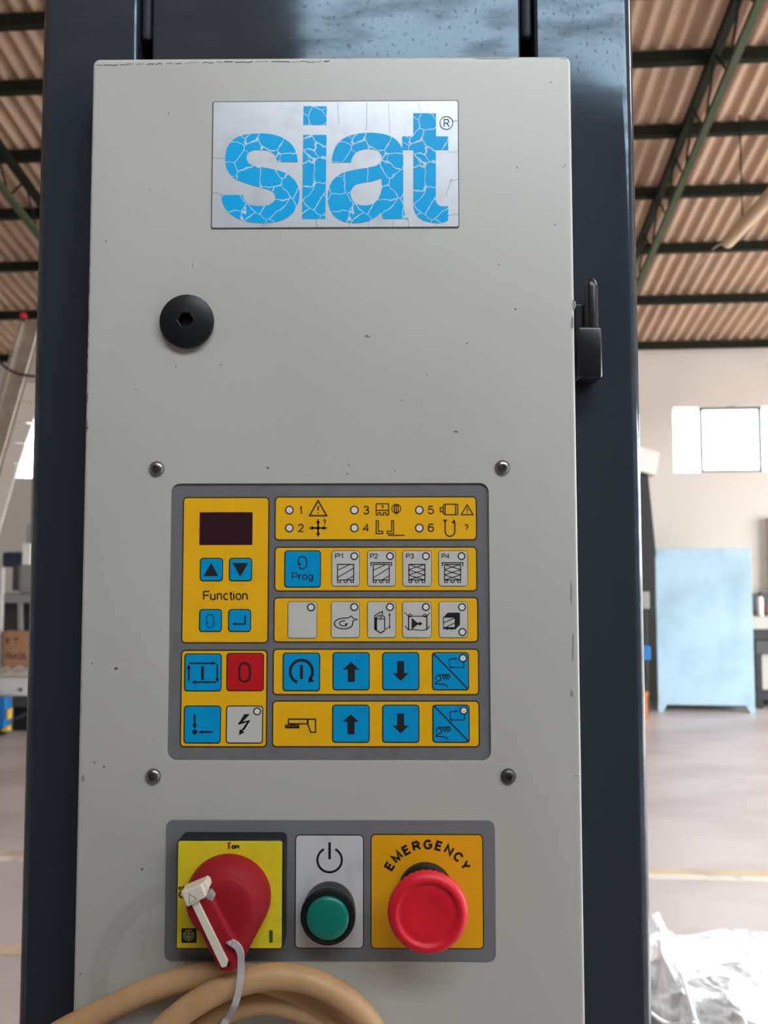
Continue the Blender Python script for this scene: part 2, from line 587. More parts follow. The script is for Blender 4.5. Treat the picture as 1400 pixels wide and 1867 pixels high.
class Icon:
    """flat print drawn in crop coordinates (ox, oy, scale) on plane y"""
    def __init__(s, ox, oy, sc, y):
        s.g = G(); s.o = (ox, oy, sc); s.y = y

    def p(s, x, y):
        w = W(s.o[0] + x / s.o[2], s.o[1] + y / s.o[2], s.y)
        return (w.x, w.z)

    def line(s, pts, w, closed=False):
        k = 1.28 if w < 12 else 1.05          # print runs a little fat
        stroke(s.g, [s.p(*q) for q in pts], w * k / s.o[2] * PX, s.y, closed=closed)
        return s

    def fill(s, pts, *holes):
        poly_mesh(s.g, [[s.p(*q) for q in pts]] + [[s.p(*q) for q in h] for h in holes], s.y, 0.00006)
        return s

    def head(s, x, y, ang, L, wd):
        """arrow head with its tip at x, y pointing along ang (0 right, 90 down)"""
        c, sn = math.cos(rad(ang)), math.sin(rad(ang))
        return s.fill([(x, y), (x - c * L - sn * wd / 2, y - sn * L + c * wd / 2), (x - c * L + sn * wd / 2, y - sn * L - c * wd / 2)])

    def dot(s, x, y, r, n=14):
        return s.fill([(x + r * math.cos(2 * math.pi * k / n), y + r * math.sin(2 * math.pi * k / n)) for k in range(n)])

    def ring(s, x, y, r, w, n=24):
        return s.line([(x + r * math.cos(2 * math.pi * k / n), y + r * math.sin(2 * math.pi * k / n)) for k in range(n)], w, True)

    def text(s, t, x0, y0, x1, y1, w=6.0):
        h = w / 2
        if len(t) == 1 and t == '1':
            x0 += 2; x1 -= 4
        for l in text_lines(t):
            s.line([(x0 + h + (x1 - x0 - w) * q[0], y1 - h - (y1 - y0 - w) * q[1]) for q in l], w)
        return s

    def mk(s, name, material, parent, **kw):
        return s.g.mk(name, material, parent, **kw)


def _arc(cx, cy, rx, ry, a0, a1, n=10):
    return arcp(cx, cy, rx, ry, a0, a1, n)


GLYPH = {
    'F': (.74, [[(0, 0), (0, 1), (.6, 1)], [(0, .53), (.52, .53)]]),
    'u': (.68, [[(0, .73), (0, .22)] + _arc(.22, .22, .22, .22, 180, 360) + [(.44, .73)], [(.44, .3), (.44, 0)]]),
    'n': (.68, [[(0, 0), (0, .73)], [(0, .44)] + _arc(.22, .5, .22, .23, 180, 0) + [(.44, 0)]]),
    'c': (.60, [_arc(.24, .365, .24, .365, 48, 312, 14)]),
    't': (.44, [[(.14, .95), (.14, .12), (.2, .02), (.32, 0)], [(0, .73), (.3, .73)]]),
    'i': (.24, [[(0, 0), (0, .73)], [(0, .9), (0, 1)]]),
    'o': (.70, [_arc(.25, .365, .25, .365, 0, 360, 20)]),
    'f': (.36, [[(.12, 0), (.12, .8)] + _arc(.3, .8, .18, .2, 180, 90, 5), [(0, .7), (.28, .7)]]),
    'P': (.80, [[(0, 0), (0, 1), (.4, 1)] + _arc(.4, .74, .25, .26, 90, -90) + [(0, .48)]]),
    'r': (.42, [[(0, 0), (0, .73)], [(0, .4)] + _arc(.24, .45, .24, .28, 180, 80, 6)]),
    'g': (.68, [_arc(.24, .365, .24, .365, 0, 360, 20), [(.48, .73), (.48, -.08)] + _arc(.24, -.08, .24, .2, 0, -160, 8)]),
    'E': (.78, [[(.6, 1), (0, 1), (0, 0), (.62, 0)], [(0, .53), (.55, .53)]]),
    'M': (.95, [[(0, 0), (0, 1), (.38, .05), (.76, 1), (.76, 0)]]),
    'R': (.86, [[(0, 0), (0, 1), (.4, 1)] + _arc(.4, .75, .25, .25, 90, -90) + [(0, .5)], [(.36, .5), (.7, 0)]]),
    'G': (1.0, [_arc(.42, .5, .42, .5, 45, 325, 18) + [(.80, .47), (.46, .47)]]),
    'N': (.82, [[(0, 0), (0, 1), (.62, 0), (.62, 1)]]),
    'C': (.95, [_arc(.42, .5, .42, .5, 42, 318, 18)]),
    'Y': (.84, [[(0, 1), (.36, .45), (.36, 0)], [(.72, 1), (.36, .45)]]),
    '1': (.5, [[(0, .76), (.24, 1), (.24, 0)]]),
    '2': (.75, [_arc(.29, .71, .28, .29, 170, -38, 12) + [(0, 0), (.6, 0)]]),
    '3': (.75, [_arc(.28, .76, .25, .24, 160, -85, 10) + _arc(.28, .26, .29, .27, 85, -160, 12)]),
    '4': (.75, [[(.46, 0), (.46, 1), (0, .3), (.62, .3)]]),
    '5': (.75, [[(.54, 1), (.12, 1), (.06, .5)] + _arc(.29, .33, .29, .33, 128, -155, 14)]),
    '6': (.75, [_arc(.29, .31, .28, .31, 0, 360, 20), _arc(.33, .66, .31, .34, 45, 140, 6) + [(.01, .35)]]),
    '?': (.6, [_arc(.25, .75, .24, .25, 170, -50, 10) + [(.26, .42), (.26, .28)], [(.26, .1), (.26, 0)]]),
}


def text_lines(t):
    """polylines of a word in a sans stroke face, scaled to the unit square, and its aspect"""
    L = []; x = 0
    for c in t:
        adv, ls = GLYPH[c]
        L += [[(px + x, py) for px, py in l] for l in ls]
        x += adv
    xs = [p[0] for l in L for p in l]; ys = [p[1] for l in L for p in l]
    x0, x1, y0, y1 = min(xs), max(xs), min(ys), max(ys)
    return [[((p[0] - x0) / max(x1 - x0, 1e-6), (p[1] - y0) / (y1 - y0)) for p in l] for l in L]


_TX = {}


def text_mesh(t, bold=0.0):
    """glyph outlines of the built-in font, scaled to the unit square"""
    if (t, bold) not in _TX:
        cu = bpy.data.curves.new('t', 'FONT')
        cu.body = t
        cu.offset = bold
        cu.resolution_u = 4
        ob = bpy.data.objects.new('t', cu)
        COL.objects.link(ob)
        bpy.context.view_layer.update()
        dg = bpy.context.evaluated_depsgraph_get()
        me = bpy.data.meshes.new_from_object(ob.evaluated_get(dg))
        v = [(q.co.x, q.co.y) for q in me.vertices]
        f = [tuple(p.vertices) for p in me.polygons]
        bpy.data.objects.remove(ob)
        bpy.data.meshes.remove(me)
        x0, x1 = min(q[0] for q in v), max(q[0] for q in v)
        y0, y1 = min(q[1] for q in v), max(q[1] for q in v)
        _TX[(t, bold)] = ([((q[0] - x0) / max(x1 - x0, 1e-6), (q[1] - y0) / max(y1 - y0, 1e-6)) for q in v], f, (x1 - x0) / (y1 - y0))
    return _TX[(t, bold)][:2]


def lathe(cx, cz, prof, seg=48, mod=None):
    """profile [(r, y)] turned about the axis along Y through (cx, cz)"""
    g = G()
    rings = []
    for i, (r, y) in enumerate(prof):
        ring = []
        for k in range(seg):
            a = 2 * math.pi * k / seg
            rr = mod(i, k, r) if mod else r
            ring.append(Vector((cx + rr * math.cos(a), y, cz + rr * math.sin(a))))
        rings.append(ring)
    return g.rings(rings, True, True)


def smooth_path(pts, n=10, closed=False):
    """Catmull-Rom through points"""
    P = [Vector(p) for p in pts]
    out = []
    m_ = len(P)
    rng = range(m_ if closed else m_ - 1)
    for i in rng:
        if closed:
            p0, p1, p2, p3 = P[i - 1], P[i], P[(i + 1) % m_], P[(i + 2) % m_]
        else:
            p0, p1, p2, p3 = P[max(i - 1, 0)], P[i], P[i + 1], P[min(i + 2, m_ - 1)]
        for k in range(n):
            t = k / n
            out.append(0.5 * ((2 * p1) + (p2 - p0) * t + (2 * p0 - 5 * p1 + 4 * p2 - p3) * t * t + (3 * p1 - p0 - 3 * p2 + p3) * t ** 3))
    if not closed:
        out.append(P[-1])
    return out


def outline(segs, n=5):
    """closed outline; each segment a list of points smoothed inside, corners between segments"""
    out = []
    for sg in segs:
        if len(sg) == 2:
            out.append(Vector(sg[0]))
        else:
            out += smooth_path(sg, n)[:-1]
    return [(p[0], p[1]) for p in out]


# ================================================================== THE HALL
DW = 9.4                        # far wall
XL, XR, YR = -9.0, 7.5, -9.0
_e = HP(1280, 636, DW)
ZE = _e[2]                      # eaves height
SL = 0.25
YRIDGE = 1.0
ZRIDGE = ZE + SL * (DW - YRIDGE)


def roofz(y):
    return ZE + SL * (DW - y) if y >= YRIDGE else ZRIDGE - SL * (YRIDGE - y)


# ground outside and floor
g = G().box(-60, 60, -60, 60, -0.30, -0.06, fn=H)
g.mk('ground_outside', 'asphalt', kind='structure', label='grey yard outside the hall', cat='ground')
g = G().box(XL, XR, YR, DW, -0.05, 0.0, fn=H)
floor = g.mk('floor', 'floor_concrete', kind='structure', label='pinkish grey stained concrete floor of the hall', cat='floor')


def floor_strip(py0, py1, px, x0, x1, material, name):
    y0, y1 = FL(px, py1)[1], FL(px, py0)[1]
    g = G().box(x0, x1, y0, y1, 0.0005, 0.004, fn=H)
    return g.mk(name, material, floor)


floor_strip(1597, 1606, 1300, XL, XR, 'floor_line', 'floor_joint')
floor_strip(1586, 1597, 1300, XL, XR, 'floor_line_yellow', 'floor_joint')
floor_strip(1722, 1742, 20, XL, XR, 'floor_line_yellow', 'floor_joint')


def wall(name, material, a, b, outer, holes, thick, label):
    """vertical wall in the plane through hall points a -> b; outlines in (along, z)"""
    d = Vector((b[0] - a[0], b[1] - a[1])).normalized()
    nrm = Vector((-d.y, d.x))

    def T(u, z, t):
        q = Vector(a) + d * u + nrm * t
        return H(q.x, q.y, z)
    loops = [outer] + holes
    tris = tessellate_polygon([[Vector((u, z, 0)) for u, z in lp] for lp in loops])
    flat = [p for lp in loops for p in lp]
    n = len(flat)
    v = [T(u, z, 0) for u, z in flat] + [T(u, z, thick) for u, z in flat]
    f = [tuple(t) for t in tris] + [tuple(n + i for i in reversed(t)) for t in tris]
    k = 0
    for lp in loops:
        for i in range(len(lp)):
            j = (i + 1) % len(lp)
            f.append((k + i, k + j, n + k + j, n + k + i))
        k += len(lp)
    return mk(name, v, f, material, kind='structure', label=label, cat='wall')


# windows of the far wall
wR0, wR1 = HP(1227, 742, DW), HP(1281, 860, DW)
ZW1, ZW0 = wR0[2], HP(1260, 861, DW)[2]
XWR = HP(1228, 800, DW)[0]
XM1 = HP(1282, 800, DW)[0]
XM2 = HP(1390, 800, DW)[0]
XWR_end = XM2 + (XM2 - XM1)
XWL1 = HP(110, 820, DW)[0]
XWL0 = HP(26, 868, DW)[0]
rw = [(XWR - XL, ZW0), (XWR_end - XL, ZW0), (XWR_end - XL, ZW1), (XWR - XL, ZW1)]
lw = [(XWL0 - XL, ZW0), (XWL1 - XL, ZW0), (XWL1 - XL, ZW1), (XWL0 - XL, ZW1)]
wall('wall_far', 'wall_plaster', (XL, DW), (XR, DW), [(0, 0), (XR - XL, 0), (XR - XL, ZE + 0.05), (0, ZE + 0.05)], [rw, lw], 0.25,
     'pale plastered far wall with a row of small windows')
# side walls follow the roof pitch; the right one has a wide open gateway
DG0, DG1, DGH = 1.2, 8.2, 3.1
side = lambda: [(0, 0), (DW - YR, 0), (DW - YR, ZE + 0.05), (DW - YRIDGE, ZRIDGE + 0.05), (0, roofz(YR) + 0.05)]
wall('wall_right', 'wall_side', (XR, DW), (XR, YR), [(0, 0), (DW - YR, 0), (DW - YR, roofz(YR)), (DW - YRIDGE, ZRIDGE), (0, ZE)],
     [[(DW - DG1, 0.01), (DW - DG0, 0.01), (DW - DG0, DGH), (DW - DG1, DGH)]], 0.25, 'side wall on the right with a wide open gateway')
wall('shade_partition', 'partition_dark', (1.9, -0.9), (-1.9, -0.9), [(0, 0), (3.8, 0), (3.8, 2.84), (0, 2.84)], [], 0.12,  # unseen blocker, added to shade the lower door and cut the column's reflection
     'unseen partition added behind the camera to shade the door')
wall('wall_left', 'wall_side', (XL, YR), (XL, DW), [(0, 0), (DW - YR, 0), (DW - YR, ZE), (YRIDGE - YR, ZRIDGE), (0, roofz(YR))], [], 0.25,
     'side wall on the left of the hall')
wall('wall_rear', 'wall_side', (XR, YR), (XL, YR), [(0, 0), (XR - XL, 0), (XR - XL, roofz(YR)), (0, roofz(YR))], [], 0.25,
     'rear wall behind the camera')


def window(name, x0, x1, mull, frames, label):
    """frame bars and panes in an opening of the far wall"""
    root = link(name, None, H((x0 + x1) / 2, DW, ZW0), None, label, 'window', None, 'structure')
    edges = [x0] + mull + [x1]
    t = 0.032
    for k in range(len(edges) - 1):
        a, b = edges[k], edges[k + 1]
        g = G().box(a, b, DW + 0.10, DW + 0.106, ZW0, ZW1, fn=H)
        g.mk('pane', 'glass', root)
        if frames[k]:
            g = G()
            g.box(a - t / 2, a + t / 2, DW + 0.05, DW + 0.10, ZW0, ZW1, fn=H)
            g.box(b - t / 2, b + t / 2, DW + 0.05, DW + 0.10, ZW0, ZW1, fn=H)
            g.box(a, b, DW + 0.05, DW + 0.10, ZW0, ZW0 + t, fn=H)
            g.box(a, b, DW + 0.05, DW + 0.10, ZW1 - t, ZW1, fn=H)
            g.box((a + b) / 2 - 0.04, (a + b) / 2 + 0.04, DW + 0.02, DW + 0.05, ZW1 - 0.03, ZW1 + 0.02, fn=H)
            g.mk('sash', 'window_steel', root)
    return root


window('window_1', XWR, XWR_end, [XM1, XM2], [False, True, False], 'blown-out window of three panes with dark green sash on the right')
window('window_2', XWL0, XWL1, [], [False], 'bright window pane glimpsed beside the slanted conveyor')

# roof: corrugated sheeting on both slopes, rooflights behind the camera
ceiling = link('ceiling', None, H(0, YRIDGE, ZRIDGE), None, 'brown corrugated sheet roof on dark green steel', 'roof', None, 'structure')
SKX0, SKX1, SKY0, SKY1 = -0.42, 6.2, -4.9, -2.25
PIT = 0.125


def corrugated(x0, x1, ys, name):
    n = int((x1 - x0) / PIT * 8)
    rings = []
    for y in ys:
        rings.append([H(x0 + (x1 - x0) * i / n, y, roofz(y) + 0.028 + 0.026 * math.cos(2 * math.pi * ((x0 + (x1 - x0) * i / n)) / PIT)) for i in range(n + 1)])
    v = [p for r in rings for p in r]; f = []
    for k in range(len(ys) - 1):
        for i in range(n):
            a = k * (n + 1) + i
            f.append((a, a + 1, a + n + 2, a + n + 1))
    return mk(name, v, f, 'roof_sheet', ceiling, smooth=True)


S2X0, S2X1, S2Y0, S2Y = 3.2, 7.2, 1.55, 2.75
corrugated(XL - 0.3, XR + 0.3, [S2Y, DW + 0.4], 'roof_sheeting')
corrugated(XL - 0.3, XR + 0.3, [YRIDGE, S2Y0], 'roof_sheeting')
corrugated(XL - 0.3, S2X0, [S2Y0, S2Y], 'roof_sheeting')
corrugated(S2X1, XR + 0.3, [S2Y0, S2Y], 'roof_sheeting')
corrugated(XL - 0.3, XR + 0.3, [SKY1, YRIDGE], 'roof_sheeting')
corrugated(XL - 0.3, XR + 0.3, [YR - 0.3, SKY0], 'roof_sheeting')
corrugated(XL - 0.3, SKX0, [SKY0, SKY1], 'roof_sheeting')
corrugated(SKX1, XR + 0.3, [SKY0, SKY1], 'roof_sheeting')


def rooflight(name, x0, x1, y0, y1, label):
    v = [H(x, y, roofz(y) + 0.03) for x, y in ((x0, y0), (x1, y0), (x1, y1), (x0, y1))]
    root = link(name, None, H((x0 + x1) / 2, y0, roofz(y0)), None, label, 'rooflight', None, 'structure')
    mk('pane', v + [p + Vector((0, 0, 0.006)) for p in v], [(0, 1, 2, 3), (4, 5, 6, 7), (0, 1, 5, 4), (1, 2, 6, 5), (2, 3, 7, 6), (3, 0, 4, 7)], 'rooflight_glass', root)


rooflight('window_3', SKX0, SKX1, SKY0, SKY1, 'clear rooflight in the corrugated roof behind the camera')
rooflight('added_rooflight', S2X0, S2X1, S2Y0, S2Y, 'clear rooflight added out of view below the ridge to brighten the hall')  # opening added out of view so sun and sky brighten film and floor


def portal(name, c, nrm, along, w, h):
    """daylight portal filling an opening: guides the sky's own light, adds none"""
    l = bpy.data.lights.new(name, 'AREA')
    l.shape = 'RECTANGLE'; l.size = w; l.size_y = h
    l.cycles.is_portal = True
    o = bpy.data.objects.new(name, l)
    COL.objects.link(o)
    z = -nrm.normalized(); x = along.normalized(); y = z.cross(x)
    o.matrix_world = Matrix(((x.x, y.x, z.x, c.x), (x.y, y.y, z.y, c.y), (x.z, y.z, z.z, c.z), (0, 0, 0, 1)))


_m = (SKY0 + SKY1) / 2
portal('portal_rooflight', H((SKX0 + SKX1) / 2, _m, roofz(_m) + 0.06), (Vector((0, 0, -1)) + HY * SL), HX, SKX1 - SKX0, (SKY1 - SKY0) * 1.04)
_m = (S2Y0 + S2Y) / 2
portal('portal_ridge', H((S2X0 + S2X1) / 2, _m, roofz(_m) + 0.06), (Vector((0, 0, -1)) - HY * SL), HX, S2X1 - S2X0, (S2Y - S2Y0) * 1.04)
portal('portal_gateway', H(XR + 0.05, (DG0 + DG1) / 2, DGH / 2), -HX, HY, DG1 - DG0, DGH)
portal('portal_window', H((XWR + XWR_end) / 2, DW + 0.12, (ZW0 + ZW1) / 2), -HY, HX, XWR_end - XWR, ZW1 - ZW0)


def roof_hit(px, py, off=0.0):   # picture point on the far roof slope lowered by off
    d = ray(px, py)
    dx, dy, dz = d.dot(HX), d.dot(HY), d.z
    t = (ZE + SL * DW - off - CAMZ) / (dz + SL * dy)
    return (dx * t, dy * t, CAMZ + dz * t)


purlin_y = [roof_hit(1280, yy, 0.05)[1] for yy in (-22, 106, 239, 351, 453, 547, 630)]
_stp = purlin_y[0] - purlin_y[1]
purlin_y = [purlin_y[0] + _stp * k for k in (4, 3, 2, 1) if purlin_y[0] + _stp * k > YRIDGE] + purlin_y
for y in purlin_y:
    z = roofz(y)
    g = G().box(XL, XR, y - 0.03, y + 0.03, z - 0.085, z + 0.0, fn=H)
    g.mk('purlin', 'purlin_steel', ceiling)
for y in (0.2, -1.0, -2.2, -4.95, -6.6):
    z = roofz(y)
    G().box(XL, XR, y - 0.03, y + 0.03, z - 0.085, z, fn=H).mk('purlin', 'purlin_steel', ceiling)


def rafter(top_px, bot_px):
    """lattice rafter through one picture point on its upper and one on its lower chord"""
    x, o1 = roof_hit(*top_px, 0.115)[0], 0.115
    lo, hi = 0.12, 1.2
    sg = 1 if roof_hit(*bot_px, 0.12)[0] > x else -1
    for _ in range(40):
        md = (lo + hi) / 2
        if (roof_hit(*bot_px, md)[0] - x) * sg > 0: lo = md
        else: hi = md
    dep = min(max(lo - o1, 0.12), 0.6)
    root = link('lattice_rafter', None, H(x, DW, ZE), ceiling)
    y0, y1 = YRIDGE + 0.05, DW - 0.02
    top = lambda y: roofz(y) - o1
    G().bar(H(x, y0, top(y0)), H(x, y1, top(y1)), 0.06, 0.06).mk('top_chord', 'purlin_steel', root)
    G().bar(H(x, y0, top(y0) - dep), H(x, y1, top(y1) - dep), 0.05, 0.045).mk('bottom_chord', 'rafter_green', root)
    n = 18
    for k in range(n):
        a = y0 + (y1 - y0) * k / n; b = y0 + (y1 - y0) * (k + 0.5) / n; c = y0 + (y1 - y0) * (k + 1) / n
        g = G()
        g.tube([H(x, a, top(a)), H(x, b, top(b) - dep)], 0.009, 6)
        g.tube([H(x, b, top(b) - dep), H(x, c, top(c))], 0.009, 6)
        g.mk('lacing_bar', 'purlin_steel', root)


rafter((1272, 178), (1309, 178))
rafter((36, 317), (35, 383))

# pipe slung under the roof on the right
p0 = Vector(HP(1327, 441, 6.2)); p1 = Vector((p0.x, 2.6, p0.z))
pipe = thing('roof_pipe', H(p0.x, (p0.y + p1.y) / 2, p0.z), 'tan round tube slung below the corrugated roof at right', 'pipe')
G().tube([H(*p0), H(*p1)], 0.052, 20).mk('tube', 'tan_pipe', pipe, angle=0.6)
for yy in (3.0, 5.9):
    G().tube([H(p0.x, yy, p0.z), H(p0.x, yy, roofz(yy) + 0.02)], 0.006, 6).mk('hanger', 'purlin_steel', pipe)
q = [H(*p0)] + [H(*roof_hit(*c, 0.10)) for c in ((1302, 452), (1268, 487), (1248, 512))]
G().tube(smooth_path(q, 6), 0.008, 6).mk('feed_wire', 'pipe_brown', pipe)

# ---------------------------------------------------------------- right background
# blue cabinet
c0 = FL(1203, 1298); yc = c0[1]
cl = HP(1197, 1150, yc)[0]; cr = HP(1373, 1150, yc)[0]
ztop = HP(1280, 1000, yc)[2]; zbot = HP(1280, 1286, yc)[2]
cab = thing('storage_cabinet', H((cl + cr) / 2, yc, 0), 'pale blue metal storage cabinet on short feet by the far wall', 'cabinet')
dep = 0.42
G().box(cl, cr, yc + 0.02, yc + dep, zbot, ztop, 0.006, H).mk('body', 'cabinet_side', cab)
G().box(cl, cr, yc, yc + 0.021, zbot, ztop, 0.006, H).mk('front', 'cabinet_blue', cab)
for x in (cl, cr - 0.07):
    for y in (yc, yc + dep - 0.06):
        sg = 1 if x == cl else -1
        xo = x if x == cl else x + 0.07
        g = G().rings([[H(xo, y, zbot), H(xo + sg * 0.09, y, zbot), H(xo + sg * 0.09, y + 0.05, zbot), H(xo, y + 0.05, zbot)],
                       [H(xo, y, 0), H(xo + sg * 0.05, y, 0), H(xo + sg * 0.05, y + 0.05, 0), H(xo, y + 0.05, 0)]])
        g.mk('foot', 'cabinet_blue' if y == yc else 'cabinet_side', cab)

# black leaning machine post with a white tilted head, left of the cabinet
yb = 8.2
mp_ = thing('machine_mast', H(HP(1160, 1290, yb)[0], yb, 0), 'black tapering machine mast with white tilted head beside the blue cabinet', 'machine')
A = [HP(1140, 850, yb), HP(1180, 850, yb), HP(1196, 1010, yb), HP(1182, 1078, yb), HP(1140, 1078, yb)]
g = G(); g.rings([[H(p[0], yb, p[2]) for p in A], [H(p[0], yb + 0.25, p[2]) for p in A]])
g.mk('mast', 'machine_black', mp_)
A = [HP(1150, 812, yb), HP(1166, 817, yb), HP(1199, 827, yb), HP(1192, 868, yb), HP(1148, 856, yb)]
g = G(); g.rings([[H(p[0], yb - 0.08, p[2]) for p in A], [H(p[0], yb + 0.3, p[2]) for p in A]])
g.mk('head', 'white_paint', mp_)
x0, x1 = HP(1140, 1078, yb)[0], HP(1180, 1078, yb)[0]
G().box(x0, x1 + 0.02, yb, yb + 0.3, HP(1140, 1110, yb)[2], HP(1140, 1078, yb)[2], 0.01, H).mk('console', 'machine_grey', mp_)
G().box(x0, x1, yb + 0.02, yb + 0.28, 0, HP(1140, 1110, yb)[2], 0.01, H).mk('pedestal', 'machine_black', mp_)
G().box(x0, HP(1185, 1190, yb)[0], yb - 0.02, yb + 0.2, HP(1170, 1203, yb)[2], HP(1170, 1177, yb)[2], 0.01, H).mk('blue_cover', 'blue_paint', mp_)
# orange crate beside it
oc = (FL(1178, 1308)[0], 8.02, 0.0)
cr_ = thing('crate', H(oc[0], oc[1], 0), 'orange plastic crate on the floor left of the pale cabinet', 'crate')
zc = HP(1178, 1262, oc[1])[2]
xo = HP(1181, 1270, oc[1])[0]
G().box(xo - 0.30, xo, oc[1], oc[1] + 0.012, 0.0, zc, 0.003, H).box(xo - 0.30, xo, oc[1] + 0.12, oc[1] + 0.132, 0, zc, 0.003, H).box(xo - 0.012, xo, oc[1], oc[1] + 0.13, 0, zc, 0.003, H).box(xo - 0.3, xo - 0.288, oc[1], oc[1] + 0.13, 0, zc, 0.003, H).box(xo - 0.3, xo, oc[1], oc[1] + 0.13, 0, 0.012, 0, H).mk('tub', 'orange_plastic', cr_)
G().box(xo - 0.31, xo + 0.008, oc[1] - 0.008, oc[1] + 0.004, zc - 0.03, zc - 0.005, 0.003, H).mk('rim', 'orange_plastic', cr_)

# workbench at the right edge
yb = FL(1385, 1292)[1]
bx0 = HP(1373, 1150, yb)[0]; bx1 = bx0 + 1.3
zt = lambda py: HP(1385, py, yb)[2]
bench = thing('workbench', H((bx0 + bx1) / 2, yb, 0), 'workbench with grey drawer front and black frame at right edge', 'workbench')
G().box(bx0, bx1, yb, yb + 0.6, zt(1147), zt(1125), 0.004, H).mk('drawer_front', 'drawer_grey', bench)
G().box(bx0 + 0.002, bx1, yb + 0.01, yb + 0.6, zt(1168), zt(1147), 0.004, H).mk('rail', 'machine_black', bench)
G().box(bx0 + 0.01, bx1, yb - 0.03, yb + 0.6, zt(1192), zt(1168), 0.004, H).mk('shelf', 'machine_dark', bench)
for x in (bx0 + 0.01, bx1 - 0.08):
    for y in (yb - 0.01, yb + 0.52):
        G().box(x, x + 0.07, y, y + 0.06, 0.0, zt(1192), 0.004, H).mk('leg', 'machine_black', bench)
G().box(bx0 + 0.08, bx1 - 0.08, yb + 0.03, yb + 0.5, zt(1260), zt(1192), 0.004, H).mk('panel', 'drawer_grey', bench)
G().box(bx0 + 0.0, bx1, yb - 0.02, yb + 0.56, zt(1276), zt(1258), 0.004, H).mk('base_rail', 'machine_black', bench)
G().box(bx0, bx1, yb + 0.55, yb + 0.6, zt(1125), HP(1385, 1082, yb + .55)[2], 0.004, H).mk('back_board', 'machine_dark', bench)
zb = zt(1125)
bt = HP(1386, 1105, yb + 0.12)
bot = thing('bottle', H(bt[0], yb + 0.12, zb + 0.0005), 'white bottle with dark cap on the workbench', 'bottle')
g = G(); n = 16
cc = lambda r, z: [H(bt[0] + r * math.cos(2 * math.pi * k / n), yb + 0.12 + r * math.sin(2 * math.pi * k / n), z) for k in range(n)]
z1 = HP(1386, 1087, yb + 0.12)[2]; z0 = zb + 0.0005
g.rings([cc(0.028, z0), cc(0.03, z0 + 0.01), cc(0.03, z1 - 0.03), cc(0.02, z1 - 0.008), cc(0.012, z1)])
g.mk('body', 'white_paint', bot, angle=0.7)
G().rings([cc(0.014, z1 - 0.002), cc(0.014, z1 + 0.035), cc(0.009, z1 + 0.05)]).mk('cap', 'machine_black', bot)
for k, (px, w_, h_) in enumerate(((1378, 0.06, 0.06), (1399, 0.12, 0.10))):
    x = HP(px, 1118, yb + 0.3)[0]
    g = G()
    random.seed(40 + k)
    n = 12
    rg = []
    for r_, z_ in ((0.8, 0.0), (1.0, 0.25), (0.95, 0.6), (0.6, 0.9), (0.2, 1.0)):
        rg.append([H(x + w_ / 2 * r_ * random.uniform(0.85, 1.12) * math.cos(2 * math.pi * j / n), yb + 0.3 + 0.06 * r_ * random.uniform(0.85, 1.12) * math.sin(2 * math.pi * j / n), zb + 0.001 + h_ * z_) for j in range(n)])
    g.rings(rg)
    g.mk('rag', 'brown_stuff', smooth=True, label=('small brown rag bundle on the workbench near the cabinet', 'larger brown rag bundle on the workbench at picture edge')[k], cat='rag', group='rag bundles on the workbench')

# brown rainwater pipe on the far wall at the picture edge
x = HP(1406, 1000, DW - 0.08)[0]
dp = thing('wall_pipe', H(x, DW - 0.08, 0), 'brownish vertical pipe on the far wall above the workbench', 'pipe')
G().tube([H(x, DW - 0.08, 0.0), H(x, DW - 0.08, HP(1399, 945, DW)[2])], 0.05, 16).mk('pipe_run', 'pipe_brown', dp, angle=0.6)
for z in (0.5, 1.6):
    G().tube([H(x, DW - 0.08, z), H(x, DW - 0.08, z + 0.04)], 0.058, 16).mk('clamp', 'pipe_brown', dp)

# ---------------------------------------------------------------- left background
yl = 6.6


def slant(name, pts, y, th, material, parent):
    A = [HP(px, py, y) for px, py in pts]
    g = G().rings([[H(p[0], y, p[2]) for p in A], [H(p[0], y + th, p[2]) for p in A]])
    return g.mk(name, material, parent)


# slanted conveyor: metal chute, rod and white slatted belt
conv = thing('slanted_conveyor', H(HP(-60, 1300, yl)[0], yl, 0), 'slanted metal conveyor with white slatted belt behind the column', 'conveyor')
slant('chute', [(36, 585), (78, 585), (-47, 1030), (-89, 1030)], yl, 0.10, 'galvanised', conv)
slant('chute_flange', [(34, 588), (40, 588), (-86, 1040), (-92, 1040)], yl - 0.03, 0.04, 'galvanised', conv)
G().tube([H(*HP(75, 580, yl - 0.05)), H(*HP(-55, 1033, yl - 0.05))], 0.011, 10).mk('guide_rod', 'galvanised', conv)
for k in range(9):
    y0 = 695 + 37 * k; y1 = y0 + 36
    xa = lambda y: 48 - (y - 673) * 0.287 + 3
    xb = lambda y: 61 - (y - 757) * 0.335
    slant('belt_slat', [(xa(y0), y0), (max(xb(y0), xa(y0) + 30), y0 + 3), (max(xb(y1), xa(y1) + 30), y1 + 3), (xa(y1), y1)], yl + 0.02, 0.03, 'belt_white', conv)
for px in (-75, -20):
    a = HP(px, 1030, yl)
    G().box(a[0] - 0.03, a[0] + 0.03, yl + 0.05, yl + 0.11, 0, a[2], 0.003, H).mk('leg', 'machine_dark', conv)
a = HP(40, 574, yl)
lamp = thing('signal_lamp', H(a[0], yl + 0.03, a[2] - 0.03), 'small round red signal lamp on top of the slanted conveyor', 'lamp')
g = G(); n = 16
g.rings([[H(a[0] + 0.033 * math.cos(t) * math.cos(2 * math.pi * k / n), yl + 0.03 + 0.033 * math.cos(t) * math.sin(2 * math.pi * k / n), a[2] + 0.033 * math.sin(t)) for k in range(n)]
         for t in [rad(-80 + 20 * i) for i in range(9)]])
g.mk('lens', 'red_lamp', lamp, smooth=True)
